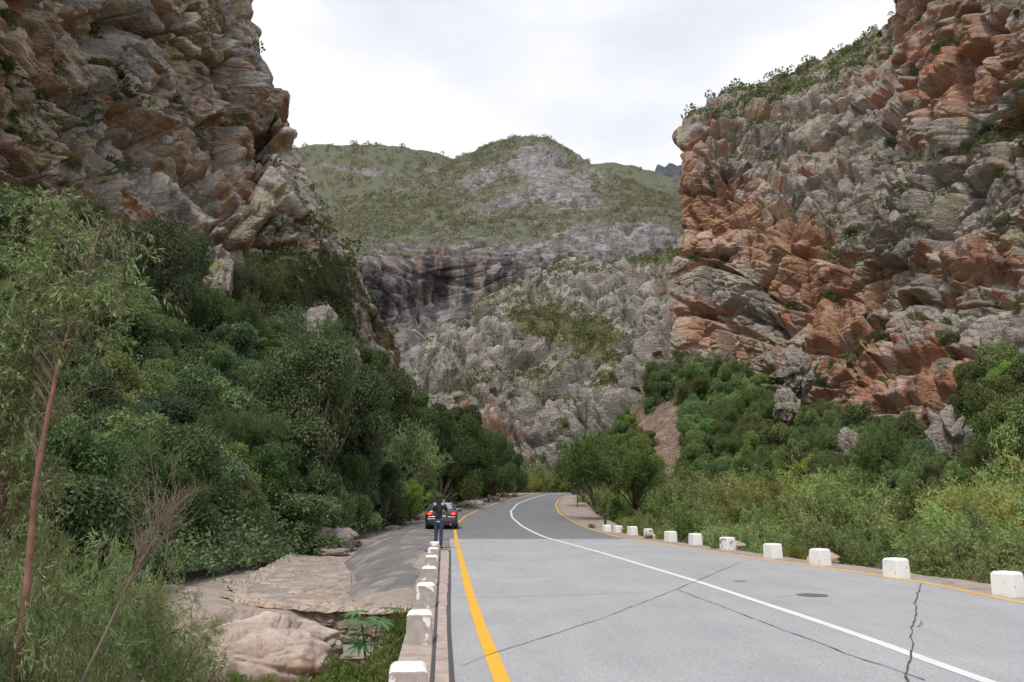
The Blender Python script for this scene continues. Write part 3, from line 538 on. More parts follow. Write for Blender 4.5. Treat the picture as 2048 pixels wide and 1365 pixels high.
B2 = lambda Y: wob(Y, 9)+np.interp(Y, [19.0, 21.5, 28.4, 33, 45, 60, 80, 104], [-2.3, -4.0, -5.2, -6.3, -7.8, -7.8, -5.6, .2])
def zleft(x, Y):
    w0 = np.where(Y < 30, wallx(np.minimum(Y, 30)), np.interp(Y, [30, 60, 116], [wallx(30.), -2.0, 9.0])); w0 = np.where(Y > 30, roadL(Y)-.1, w0)
    s = w0-x; zr = zroad(Y)
    gul = -2.05+.5*(fbm(np.stack([x, Y, 0*x], -1)*.45, 4, 5)-.5)*2+.02*np.maximum(s-6, 0)+.05*np.maximum(Y-10, 0)*0
    a_ = A2(Y); b_ = B2(Y); t_ = np.clip((a_-x)/(a_-b_), 0, 1)
    upz = np.interp(Y, [19.3, 22, 27], [-.72, -.42, .02]); lowz = np.interp(Y, [19, 38, 46, 60, 80], [-.78, -.78, -.45, -.10, -.03])
    mid_ = zr+upz*(1-t_)+lowz*t_*(.65+.35*t_)+.10*np.maximum(b_-x-3, 0)
    k = ss(Y, 18.9, 19.6)
    return gul*(1-k)+mid_*k-.03
def zright(x, Y):
    e = x-(fR(Y)+shW(Y)); zr = zroad(Y)
    return zr-.02-ss(e, 0, 3.4)*(2.5+zr*.9)-.5*ss(e, 4, 14)+.35*(fbm(np.stack([x, Y, 0*x], -1)*.35, 4, 8)-.5)*2*ss(e, .5, 4)+.05*(fbm(np.stack([x, Y, 0*x], -1)*1.7, 3, 9)-.5)*2*ss(e, -.9, 1)+.10*np.maximum(e-40, 0)
Yg = np.r_[np.arange(-5, 60, .2), np.arange(60, 190, .8)]
sg = np.r_[np.linspace(0, 8, 100), np.geomspace(8.2, 70, 70)]
XL = np.where(Yg < 29, wallx(np.minimum(Yg, 30))+.05, roadL(Yg)+.06)[:, None]-sg[None]; YY = Yg[:, None]+0*sg
gl = link('ground', npmesh('ground', np.stack([XL, YY, zleft(XL, YY)], -1), gridq(len(Yg), len(sg))[:, ::-1], True, {'veg': np.where(YY < 19, .42, .22)+.25*ss(XL[:, :1]-XL, 6, 10), 'red': 0*XL+.2, 'cell': 0*XL+.5, 'block': 0*XL+.5}), M['dirt']); tag(gl, kind='structure')
XR = (fR(Yg)+.16)[:, None]+sg[None]
gr = link('riverbed', npmesh('riverbed', np.stack([XR, YY, zright(XR, YY)], -1), gridq(len(Yg), len(sg)), True, {'veg': .12+.32*ss(XR-(fR(YY)+shW(YY)), .6, 3), 'red': 0*XR+.25, 'cell': 0*XR+.5, 'block': 0*XR+.5}), M['dirt']); tag(gr, kind='structure')
bg_ = npmesh('ground', [(-900, -300, -6), (900, -300, -6), (900, 3000, -6), (-900, 3000, -6)], [(0, 1, 2, 3)], attrs={'veg': [.4]*4, 'red': [.2]*4, 'cell': [.5]*4, 'block': [.5]*4}); tag(link('ground', bg_, M['dirt']), kind='structure')
# asphalt pull-off and the sloping gutter below it
Af = lambda Y: np.interp(Y, [28.4, 33, 45, 60, 80, 104], [-2.9, -4.3, -5.5, -6.1, -4.3, 1.5])
po = strip('shoulder', 27.95, 104, lambda Y: A2(Y)-.05, lambda Y: roadL(Y)-.003, M['oldasph'], .012, 6); tag(po, kind='structure')
Yv = np.linspace(21.2, 60, 160); t = np.linspace(0, 1, 26)[None]; X_ = A2(Yv)[:, None]*(1-t)+B2(Yv)[:, None]*t; Yq = Yv[:, None]+0*t
Z_ = zleft(X_, Yq)+.06*ss(np.minimum(np.minimum(t, 1-t)*9, np.maximum((Yq-21.2)*.6, 0)), 0, 1)*np.where(Yq > 28, ss(t, 0, .12), 1)+np.where(Yq > 28, .036*(1-ss(t, 0, .2)), 0)-.012*ss(t, 0, .15)+.05*ss(t, 0, .2)*(fbm(np.stack([X_, Yq, 0*X_], -1)*1.6, 4, 3)-.5)
tag(link('gutter', npmesh('gutter', np.stack([X_, Yq, Z_], -1), gridq(160, 26)[:, ::-1], True), M['oldasph']), kind='structure')
# ------------------------------------------------------------ kerb slabs and the low wall that carries the left row of blocks
def boxm(bm, x0, x1, y0, y1, z0, z1, shear=0.0, bev=0.0):
    vs = [bm.verts.new(p) for p in [(x0, y0, z0), (x1, y0, z0), (x1+shear, y1, z0), (x0+shear, y1, z0), (x0, y0, z1), (x1, y0, z1), (x1+shear, y1, z1), (x0+shear, y1, z1)]]
    fs = [bm.faces.new([vs[i] for i in f]) for f in [(3, 2, 1, 0), (4, 5, 6, 7), (0, 1, 5, 4), (1, 2, 6, 5), (2, 3, 7, 6), (3, 0, 4, 7)]]
    if bev: bmesh.ops.bevel(bm, geom=list({e for f in fs for e in f.edges}), offset=bev, segments=2, affect='EDGES', profile=.6)
def bmo(name, bm, mat, parent=None, smooth=False):
    bmesh.ops.recalc_face_normals(bm, faces=bm.faces); me = bpy.data.meshes.new(name); bm.to_mesh(me); bm.free()
    if smooth:
        for p in me.polygons: p.use_smooth = True
    return link(name, me, mat, parent)
M['kerb'] = plain('pinkish weathered concrete', (.40, .32, .275), .9, var=.25, sc=5, bump=.01)
kt = empty('kerb', (0, 0, 0), kind='structure')
y = -5.0; rng = random.Random(4)
while y < 28:
    l = 1.75+rng.random()*.2; a, b = float(wallx(y)), float(wallx(min(y+l, 29))); ra = float(roadL(y)); w = ra-.03-(a+.20)
    bm = bmesh.new(); boxm(bm, a+.20, ra-.03, y, min(y+l-.02, 28.2), -.4, .015+rng.uniform(-.006, .006), b-a, .012); bmo('kerb_slab', bm, M['kerb'], kt); y += l
bt = strip('tar_seam', -5, 28.2, lambda Y: roadL(Y)-.045, lambda Y: roadL(Y)+.02, M['tar'], .006, parent=kt)
strip('dirt_seam', -5, 28.2, lambda Y: wallx(Y)+.16, lambda Y: wallx(Y)+.2, M['tar'], -.02, parent=kt)
bm = bmesh.new(); boxm(bm, WX[0]-.19, WX[0]+.16, -5, 28.25, -2.6, -.035, float(wallx(28.25))-WX[0], .015)
tag(bmo('retaining_wall', bm, M['kerb']), 'low pinkish concrete wall along the left edge of the road, carrying the white blocks', 'wall')
# ------------------------------------------------------------ white concrete blocks
def peelmat(name, amt):
    m, t, b, o = newmat(name); g = G(t); v = g.map(); oi = N(t, 'ShaderNodeObjectInfo')
    va = N(t, 'ShaderNodeVectorMath', operation='ADD'); t.links.new(v, va.inputs[0]); cb = N(t, 'ShaderNodeCombineXYZ'); mm = g.math('MULTIPLY', oi.outputs['Random'], 40); t.links.new(mm, cb.inputs[0]); t.links.new(cb.outputs[0], va.inputs[1])
    pn = g.noise(5.5, 7, .68, va.outputs[0]); up = g.ramp(g.nz(), [(.3, 0.0), (.8, .5)])
    f = g.ramp(g.math('SUBTRACT', g.math('ADD', pn, amt), up), [(.56, 0.0), (.575, 1.0)])
    base = g.mix(g.ramp(g.noise(9, 5, .6, v), [(.3, 0.0), (.7, 1.0)]), (.30, .255, .225), (.43, .385, .35)); wh = g.mix(g.ramp(g.noise(3, 5, .6, v), [(.35, 0.0), (.75, .5)]), (.80, .79, .76), (.62, .60, .55))
    g.lk(g.mix(f, wh, base), b.inputs['Base Color']); b.inputs['Roughness'].default_value = .75; g.lk(g.bump(g.math('ADD', g.math('MULTIPLY', f, -.6), g.noise(30, 4, .6, v)), .5, .006), b.inputs['Normal']); return m
M['peelL'] = peelmat('white paint peeling off concrete', .15); M['peelR'] = peelmat('whitewashed concrete', -.06); M['peelR2'] = peelmat('chipped whitewashed concrete', .03)
def block(name, w, h, mat, rz, loc, label, group, sink=.25, tp=.93, chip=0, seed=0):
    bm = bmesh.new(); a = w/2; b = a*tp; ch = .035
    z = [-sink, 0, h-ch, h]; r = [a, a, b, b-ch]
    rings = [[bm.verts.new((sx*q, sy*q, zz)) for sx, sy in ((-1, -1), (1, -1), (1, 1), (-1, 1))] for q, zz in zip(r, z)]
    for k in range(3):
        for j in range(4): bm.faces.new([rings[k][j], rings[k][(j+1) % 4], rings[k+1][(j+1) % 4], rings[k+1][j]])
    bm.faces.new(rings[3]); bm.faces.new(rings[0][::-1])
    bmesh.ops.bevel(bm, geom=[e for e in bm.edges], offset=.012, segments=2, affect='EDGES', profile=.5)
    bmesh.ops.subdivide_edges(bm, edges=bm.edges[:], cuts=2, use_grid_fill=True); rg = np.random.RandomState(seed)
    co = np.array([v.co for v in bm.verts]); d = (fbm(co*7+seed*3.1, 3, seed)-.5)*.014
    for v_, dd in zip(bm.verts, d): v_.co += v_.co.normalized()*float(dd)
    if chip:
        for v_ in bm.verts:
            if v_.co.x > a*.3 and v_.co.z > h*.45: v_.co.x -= (v_.co.x-a*.3)*.55*chip; v_.co.z -= .05*chip
    o = bmo(name, bm, mat); o.location = loc; o.rotation_euler = (0, 0, rz); tag(o, label, 'bollard', group); return o
lefts = [(825, 1322, 1390), (845, 1217, 1275), (853, 1168, 1214), (860, 1137, 1175), (864.5, 1115, 1146), (867.5, 1100, 1128), (871, 1087, 1110)]
nm = ['nearest and largest peeling white block on the low left wall, cut by the bottom edge', 'second peeling white block on the left wall, brown patches over its front', 'third block on the left wall, level with the front of the stone apron', 'fourth peeling block from the camera on the left wall', 'fifth block from the camera on the left wall', 'second last small block of the left row, just short of the person', 'last and smallest block of the left row, in front of the person\'s legs']
GLb = 'white painted blocks on the low left wall'
ybl = [7.0, 10.3, 13.7, 17.1, 20.6, 24.0, 27.4]
for k, (yb_, lab) in enumerate(zip(ybl, nm)):
    block('bollard', .31, .36, M['peelL'], .08+rng.uniform(-.04, .04), (float(wallx(yb_)), yb_, -.036), lab, GLb, seed=k+1)
rights = [(2030, 1193, 'nearest white block on the right, cut by the right edge of the picture', 0), (1801, 1156, 'clean white block right of the cracked joint, second from the right edge', 0), (1646, 1130, 'white block with a pale rock behind it on the right verge', 1), (1550, 1116, 'clean white block between the rock-backed block and the chipped one', 0),
          (1458, 1099, 'white block with a large grey flaked patch on the right verge', 2), (1393, 1089, 'clean white block left of the grey flaked one', 0), (1343, 1083, 'white block with scuffed front, fourth before the black post', 1), (1300, 1076, 'broken white block with its right side crumbled away', 2), (1266, 1070, 'white block between two green grass tufts', 1), (1237, 1065, 'small white block right of the black post', 1), (1214, 1063, 'farthest white block, in front of the black post', 0)]
for k, (px, yb_, lab, ty) in enumerate(rights):
    q = ong(px, yb_); block('bollard', .385, .40 if k < 9 else .34, [M['peelR'], M['peelR'], M['peelR2']][ty], [.55, .42, .5, .4, .48, .3, .4, .35, .4, .3, .3][k], (q[0], q[1]+.18, q[2]-.01), lab, 'white painted blocks along the right verge', tp=.95, chip=1 if ty == 2 and k == 7 else 0, seed=30+k)
# ------------------------------------------------------------ stone paved apron
def stonemat(name, cols, gap, sc, flat=1):
    m, t, b, o = newmat(name); g = G(t); v = g.map((1, 1.0, flat))
    wv = N(t, 'ShaderNodeVectorMath', operation='ADD'); nn = N(t, 'ShaderNodeTexNoise'); nn.inputs['Scale'].default_value = 2; sc_ = N(t, 'ShaderNodeVectorMath', operation='SCALE'); sc_.inputs[3].default_value = .25
    t.links.new(nn.outputs[1], sc_.inputs[0]); t.links.new(v, wv.inputs[0]); t.links.new(sc_.outputs[0], wv.inputs[1])
    sp = N(t, 'ShaderNodeSeparateColor'); t.links.new(g.vor(sc, wv.outputs[0], 'F1', 1), sp.inputs[0])
    col = g.ramp(sp.outputs[0], [(k/(len(cols)-.999), c) for k, c in enumerate(cols)]); t.nodes[-1]
    col = g.mix(g.ramp(g.noise(9, 5, .7, v), [(.3, .45), (.65, 0.0)]), col, tuple(c*.55 for c in cols[0]))
    e = g.vor(sc, wv.outputs[0], 'DISTANCE_TO_EDGE'); col = g.mix(g.ramp(e, [(.02, 1.0), (.09, 0.0)]), col, gap)
    dust = g.ramp(g.noise(.8, 5, .6, g.map()), [(.50, 0.0), (.72, .8)]); col = g.mix(dust, col, gap) if flat == 1 else col
    g.lk(col, b.inputs['Base Color']); b.inputs['Roughness'].default_value = .88
    g.lk(g.bump(g.math('ADD', g.ramp(e, [(0, 0.0), (.16, 1.0)]), g.noise(14, 4, .6, v)), .8, .04), b.inputs['Normal']); return m
M['pave'] = stonemat('flat stones set in mortar', [(.44, .35, .28), (.17, .18, .20), (.50, .40, .32), (.31, .24, .20), (.22, .235, .26), (.54, .45, .37), (.38, .26, .20)], (.33, .26, .21), 2.2)
M['rubble'] = stonemat('rubble stone wall', [(.27, .19, .14), (.38, .27, .20), (.20, .16, .13), (.33, .21, .14), (.30, .26, .22)], (.15, .115, .09), 3.2, 1.3)
M['coping'] = stonemat('pale rough coping stones', [(.50, .40, .32), (.58, .48, .39), (.44, .33, .25), (.52, .45, .40)], (.33, .26, .2), 4.0)
ap = empty('stone_apron', (-5, 19, -.7), label='low platform paved with flat tan and blue grey stones beside the gully', cat='stone platform')
pFL, pFM, pFR, pBR, pBL = [np.array(p) for p in ((-7.35, 22.6), (-4.6, 19.6), (-1.95, 19.2), (-4.6, 38.5), (-9.6, 38.5))]
nu, nv = 230, 260; uu = np.linspace(0, 1, nu)[None, :, None]; vv = np.linspace(0, 1, nv)[:, None, None]
front = (1-uu)**2*pFL+2*uu*(1-uu)*np.array([-5.2, 18.6])+uu**2*pFR; backe = pBL*(1-uu)+pBR*uu
Pp = front*(1-vv)+backe*vv; y = Pp[..., 1]; xl_ = pFL[0]*(1-vv[..., 0])+pBL[0]*vv[..., 0]; xr_ = np.interp(y, [19.2, 20.2, 21.8, 28.4, 33, 38.5], [-1.95, -2.6, -4.0, -5.2, -6.3, -7.0]); wv_ = ss(vv[..., 0], 0, .06); x = Pp[..., 0]*(1-wv_)+(xl_+(xr_-xl_)*uu[..., 0])*wv_
d1, d2, rr, _ = voro(np.stack([x*2.2+.4*fbm(np.stack([x, y, 0*x], -1)*2, 2, 3), y*2.2, 0*x], -1)*np.array([1, .85, 1]), 77)
edge = ss(.16-uu[..., 0]+0*x, 0, .16)
z = -.74+.07*(rr[..., 0]-.5)*(.5+edge)-.05*ss(.12-(d2-d1), 0, .12)+.05*(fbm(np.stack([x, y, 0*x], -1)*.8, 3, 6)-.5)+.14*edge+.05*ss(.04-vv[..., 0], 0, .04)
def lpt(o, par): o.location = -Vector(par.location); return o
paving = lpt(link('paving', npmesh('paving', np.stack([x, y, z], -1), gridq(nv, nu), True, mi=(np.repeat((np.linspace(0, 1, nu-1) < .15)[None], nv-1, 0)).ravel().astype(int)), [M['pave'], M['coping']], ap), ap)
def wallface(name, line, z0, z1, mat, out, seed, n=300, m_=60, amp=.16, par=None):
    line = np.array(line, float); d = np.r_[0, np.cumsum(np.linalg.norm(np.diff(line, axis=0), axis=1))]; s_ = np.linspace(0, d[-1], n)
    L_ = np.stack([np.interp(s_, d, line[:, 0]), np.interp(s_, d, line[:, 1])], -1); T = np.gradient(L_, axis=0); T /= np.linalg.norm(T, axis=1, keepdims=True); nn = np.stack([T[:, 1], -T[:, 0]], -1)*out
    t = np.linspace(0, 1, m_); zz = z0+(z1-z0)*t[:, None]+0*s_[None]
    P3 = np.stack([L_[None, :, 0]+0*zz, L_[None, :, 1]+0*zz, zz], -1)
    d1, d2, rr, _ = voro(P3*3.0*np.array([1, 1, 1.3])+.3*np.stack([fbm(P3*1.5+k, 2, seed+k) for k in range(3)], -1), seed)
    off = amp*(rr[..., 0]-.3)*ss(d2-d1, .02, .35)+(1-t[:, None])*.15
    P3[..., :2] += nn[None]*off[..., None]; return link(name, npmesh(name, P3, gridq(m_, n), True), mat, par)
fl = front[0]
lpt(wallface('wall_face', fl, -2.5, -.72, M['rubble'], 1, 81, par=ap), ap)
cope = [tuple(p) for p in fl]
P_ = np.array(cope); Tn = np.gradient(P_, axis=0); Tn /= np.linalg.norm(Tn, axis=1, keepdims=True); nn = np.stack([Tn[:, 1], -Tn[:, 0]], -1)
ts = np.linspace(-.16, .30, 14); jag = .10*(vnoise(np.stack([np.arange(nu)/9., np.zeros(nu), np.zeros(nu)], -1), 5)-.5)
CP = P_[None]-nn[None]*(ts[:, None, None]-jag[None, :, None]*(ts < .0)[:, None, None]); cz = -.70+.03*np.sin(np.linspace(0, math.pi, 14))[:, None]+.06*(vnoise(np.stack([CP[..., 0]*4, CP[..., 1]*4, 0*CP[..., 0]], -1), 6)-.5); cz[0] -= .09; cz[-1] -= .08
lpt(link('coping', npmesh('coping', np.concatenate([CP, cz[..., None]], -1), gridq(14, nu), True), M['coping'], ap), ap)
# ------------------------------------------------------------ boulders
def ico(sub):
    bm = bmesh.new(); bmesh.ops.create_icosphere(bm, subdivisions=sub, radius=1); V = np.array([v.co for v in bm.verts]); Fc = np.array([[v.index for v in f.verts] for f in bm.faces]); bm.free(); return V, Fc
ICO = {k: ico(k) for k in (3, 4, 5, 6)}
def boulder(name, loc, size, rz, seed, mat, label, group=None, sub=5, amp=.5, freq=1.2, cat='boulder', tilt=0, power=.75, fold=0, kind=None, red=.25, veg=0.0):
    V, Fc = ICO[sub]; rng = np.random.RandomState(seed)
    V = np.sign(V)*np.abs(V)**power; P = V.copy(); q = V*freq+rng.uniform(-50, 50, 3)
    d1, d2, rr, of = voro(q+.3*np.stack([fbm(q*1.3+k*5, 2, seed+k) for k in range(3)], -1), seed)
    o = amp*((rr[:, 0]-.5)*.5+(of*(rr-.5)*2).sum(-1)*.8)-amp*.25*ss(.12-(d2-d1), 0, .12)
    e1, e2, r2, of2 = voro(q*2.7, seed+9); o += amp*.3*((r2[:, 0]-.5)*.5+(of2*(r2-.5)*2).sum(-1)*.7)-amp*.10*ss(.1-(e2-e1), 0, .1)
    o += amp*.5*(fbm(q*2, 4, seed)-.5)
    if fold: w = fbm(q*.8, 3, seed+3)*9+V[:, 2]*2.5+V[:, 0]*1.5; o += fold*(np.abs(np.sin(w))**.6-.6)
    n = V/np.linalg.norm(V, axis=1, keepdims=True); P = (V+n*o[:, None])*np.array(size)
    me = npmesh(name, P, Fc, True, {'block': .3+.4*r2[:, 1], 'veg': np.full(len(P), veg)+.0, 'red': np.full(len(P), red), 'cell': rr[:, 1]}); ob = link(name, me, mat)
    ob.location = loc; ob.rotation_euler = (tilt, 0, rz); return tag(ob, label, cat, group, kind)
def pyY(px, py, Y): return tuple(float(t) for t in at(px, py, Y))
B = M['boulder']; BG = M['boulderg']
boulder('boulder', (-4.55, 15.8, -1.38), (1.45, 1.0, .85), .3, 3, B, 'big pinkish folded boulder in front of the stone apron wall', sub=6, amp=.35, freq=.9, fold=.09, power=.85)
boulder('boulder', (-3.95, 14.3, -1.98), (1.45, .95, .58), -.25, 5, B, 'smooth pale slab of rock sloping down right below the folded boulder', sub=6, amp=.28, freq=.8, fold=.06, power=.85)
boulder('boulder', (-5.5, 14.0, -2.0), (1.1, .8, .55), .4, 8, B, 'cream coloured boulder left of the pale slab, half behind green shrubs', sub=5, amp=.3, fold=.04, power=.85)
boulder('boulder', (-6.9, 14.6, -1.5), (.95, .8, .65), 1.1, 12, B, 'round cream boulder seen through the thin leaves at lower left', sub=5, amp=.3, power=.85)
boulder('boulder', (-5.9, 11.6, -1.75), (.85, .6, .5), .7, 14, B, 'white grey boulder behind the slanting bare branch', sub=5, amp=.3, power=.85, red=-.3)
boulder('boulder', (-5.2, 10.2, -2.0), (1.0, .7, .5), .2, 16, B, 'pale boulder in the bottom left corner under the branch foot', sub=5, amp=.3, power=.85, red=-.1)
boulder('boulder', (-6.3, 9.6, -1.9), (.9, .7, .5), .2, 18, B, 'pale rock behind the foot of the red trunk', sub=5, amp=.3, power=.85, red=-.1)
boulder('rock_ledge', (-3.2, 18.1, -1.5), (1.05, .6, .16), -.1, 21, BG, 'thin brown ledge of rock jutting out under the apron wall', cat='rock ledge', sub=5, amp=.3)
boulder('boulder', (-2.9, 17.4, -1.95), (1.0, .7, .35), .3, 23, BG, 'dark brown rock in the hollow beneath the ledge', sub=5, amp=.4)
boulder('boulder', (-8.35, 40.2, -.28), (1.0, .75, .58), .1, 31, BG, 'large grey boulder at the back edge of the stone apron', sub=5, amp=.42, power=.7, freq=.9, red=-.1)
boulder('boulder', (-9.7, 39.0, -.35), (.55, .6, .55), .5, 33, BG, 'brown rounded boulder to the left of the large grey one', sub=5, amp=.35)
boulder('rock', (-7.75, 37.9, -.60), (.62, .4, .16), .2, 35, BG, 'low flat grey stone in front of the large boulder', cat='rock', sub=4, amp=.4)
boulder('rock', (-6.55, 41.0, -.42), (.95, .25, .20), -.35, 37, BG, 'long low slab edging the gutter right of the large boulder', cat='rock', sub=4, amp=.25, power=.55)
boulder('rock', (-6.9, 50.5, .0), (.62, .25, .18), -.5, 39, BG, 'dark leaning rock on the verge beyond the gutter', cat='rock', sub=4, amp=.35, red=.4)
boulder('rock_outcrop', pyY(422, 548, 64), (1.5, 1.2, 2.2), .2, 47, M['rockL'], 'pale hanging crag with ledges among creepers under the left cliff', cat='outcrop', sub=6, amp=.4, freq=1.3, red=-.1)
boulder('rock_outcrop', pyY(640, 672, 80), (1.7, 1.5, 3.0), .4, 48, M['rockM'], 'pointed pale grey rock above the thicket of the left bank', cat='outcrop', sub=6, amp=.35, freq=1.1, red=-.4, tilt=-.2)
boulder('rock_outcrop', pyY(690, 740, 84), (1.6, 1.5, 2.2), .9, 49, M['rockM'], 'lower grey rock rib right of the pointed pale rock', cat='outcrop', sub=5, amp=.35, freq=1.1, red=-.2, tilt=-.3)
boulder('rock_outcrop', pyY(1905, 905, 78), (2.0, 2.2, 3.1), .2, 41, M['rockR'], 'pale grey knobbly outcrop rising from bushes at the right cliff foot', cat='outcrop', sub=6, amp=.45, freq=1.6, red=-.5)
boulder('rock_outcrop', pyY(1975, 880, 80), (2.2, 2, 1.6), .5, 42, M['rockR'], 'low grey rock shelf right of the knobbly outcrop', cat='outcrop', sub=5, amp=.45, freq=1.6, red=-.5)
boulder('rock_outcrop', pyY(1598, 745, 114), (1.9, 2.2, 3.0), .1, 43, M['rockR'], 'upper grey pinnacle standing in front of the red wall', cat='outcrop', sub=6, amp=.5, freq=1.5, red=-.6, tilt=.1)
boulder('rock_outcrop', pyY(1572, 812, 110), (1.2, 1.6, 2.3), .4, 44, M['rockR'], 'lower grey pinnacle among the bushes below the taller one', cat='outcrop', sub=5, amp=.5, freq=1.5, red=-.6)
boulder('rock_outcrop', pyY(1695, 895, 96), (1.0, 1.2, 1.9), .4, 45, M['rockR'], 'small tan rock face between dark trees at the slope foot', cat='outcrop', sub=5, amp=.5, freq=1.5, red=.0)
boulder('rock_outcrop', pyY(2010, 700, 84), (2.0, 2.2, 2.6), .8, 46, M['rockR'], 'grey boulder shaped crag above the bushes at right edge', cat='outcrop', sub=5, amp=.5, freq=1.4, red=-.3)
boulder('boulder', pyY(1645, 1118, 24.5), (.42, .3, .16), .2, 51, B, 'pale flat rock right behind a block on the verge', sub=4, amp=.3)
boulder('boulder', pyY(1468, 1092, 31), (.35, .3, .16), .2, 52, B, 'small white stone just left of a flaked block', sub=4, amp=.4)
rr_ = random.Random(11)
for k in range(46):
    Y = rr_.uniform(12, 34); X = float(fR(Y)+shW(Y))+rr_.uniform(1.4, 6); sz = rr_.uniform(.18, .5)
    boulder('stone', (X, Y, float(zright(np.array([[X]]), np.array([[Y]]))[0, 0])+sz*.15), (sz*1.3, sz, sz*.7), rr_.uniform(0, 3), 60+k, B if k % 3 else BG, 'pale stone lying among the shrubs below the right verge', 'stones in the riverbed', sub=3, amp=.35, cat='stone')
for k in range(60):
    Y = rr_.uniform(12.5, 26); X = rr_.uniform(-9.5, -2.6) if Y < 18 else rr_.uniform(-12, -7.9); sz = rr_.uniform(.06, .28)**1.0
    boulder('stone', (X, Y, float(zleft(np.array([[X]]), np.array([[Y]]))[0, 0])+sz*.2), (sz*1.3, sz, sz*.7), rr_.uniform(0, 3), 200+k, B if k % 2 else BG, 'loose stone on the gully floor around the folded boulder', 'loose stones in the gully', sub=3, amp=.4, cat='stone')
for k in range(34):
    Y = rr_.uniform(62, 100); X = float(Af(Y))-rr_.uniform(.0, 2.0); sz = rr_.uniform(.15, .5)
    boulder('stone', (X, Y, float(zroad(Y))+sz*.1), (sz*1.3, sz, sz*.8), rr_.uniform(0, 3), 120+k, BG, 'brown rubble stone along the foot of the left bank at the bend', 'rubble at the foot of the left bank', sub=3, amp=.5, cat='stone', red=.5)
# ------------------------------------------------------------ plant prototypes (each is copied below and then removed)
def leafybush(name, seed, n, lsz, clumps, mat, lab, cat, stem=None, wl_=.5, droop=0.0, stiff=.5, crownname='crown', hollow=.62):
    """crown of leaf blades carried on the skins of many overlapping clumps"""
    rng = np.random.RandomState(seed); c = np.array([k[:3] for k in clumps]); r = np.array([k[3] for k in clumps]); w = r**2; w /= w.sum()
    ci = rng.choice(len(clumps), n, p=w); d = rdir(rng, n, .25); lump = .52+.95*fbm(d*2.6+c[ci]*3, 4, seed, .65)
    rad = r[ci]*lump*(hollow+(1-hollow)*rng.uniform(0, 1, n)**.6)*np.where(rng.uniform(size=n) < .12, rng.uniform(1, 1.28, n), 1); P = c[ci]+d*rad[:, None]*np.array([1, 1, .85])
    kp = fbm(P*4.5/max(.3, r.mean()*2.2), 3, seed+2)+.12*rng.normal(size=n) > .40; P, d, ci = P[kp], d[kp], ci[kp]; n = len(P)
    ax = rdir(rng, n)*(1-stiff)+d*stiff; ax[:, 2] -= droop; nn = d+rdir(rng, n)*.6
    V, Q = leaves(P, ax, nn, lsz*rng.uniform(.6, 1.3, n), lsz*wl_*rng.uniform(.7, 1.2, n), .08)
    cl = fbm(P*1.2, 2, seed+5); rv = np.clip(.5+(cl-.5)*1.6+rng.normal(size=n)*.2, 0, 1)
    t = empty(name, (0, 0, 0), label=lab, cat=cat)
    link(crownname, npmesh(name+'_leaves', V, Q, False, {'rnd': np.repeat(rv, 4)}), mat, t)
    b = Buf(); H = max(c[:, 2])
    for k in range(len(clumps)):
        s0 = np.array([rng.uniform(-.08, .08), rng.uniform(-.08, .08), 0])*r.mean(); m_ = (s0+c[k])/2+rng.normal(size=3)*.12*r[k]; m_[2] *= .85
        tt = np.linspace(0, 1, 6)[:, None]; pts = (1-tt)**2*s0+2*tt*(1-tt)*m_+tt**2*c[k]; b.tube(pts, np.linspace(stem or .035*H, .008*H, 6), 5)
    link('trunk' if cat == 'tree' else 'stems', b.mesh(name+'_stems'), M['bark'], t); return t
def rc(rng, n, R_, H, z0=.3, rmin=.3, rmax=.5):
    out_ = []
    for _ in range(n):
        a = rng.uniform(0, 6.283); q = R_*math.sqrt(rng.uniform()); z = z0+(H-z0)*rng.uniform()
        k = 1-.55*((z-z0)/(H-z0))**2; out_.append((q*k*math.cos(a), q*k*math.sin(a), z, R_*rng.uniform(rmin, rmax)))
    return out_
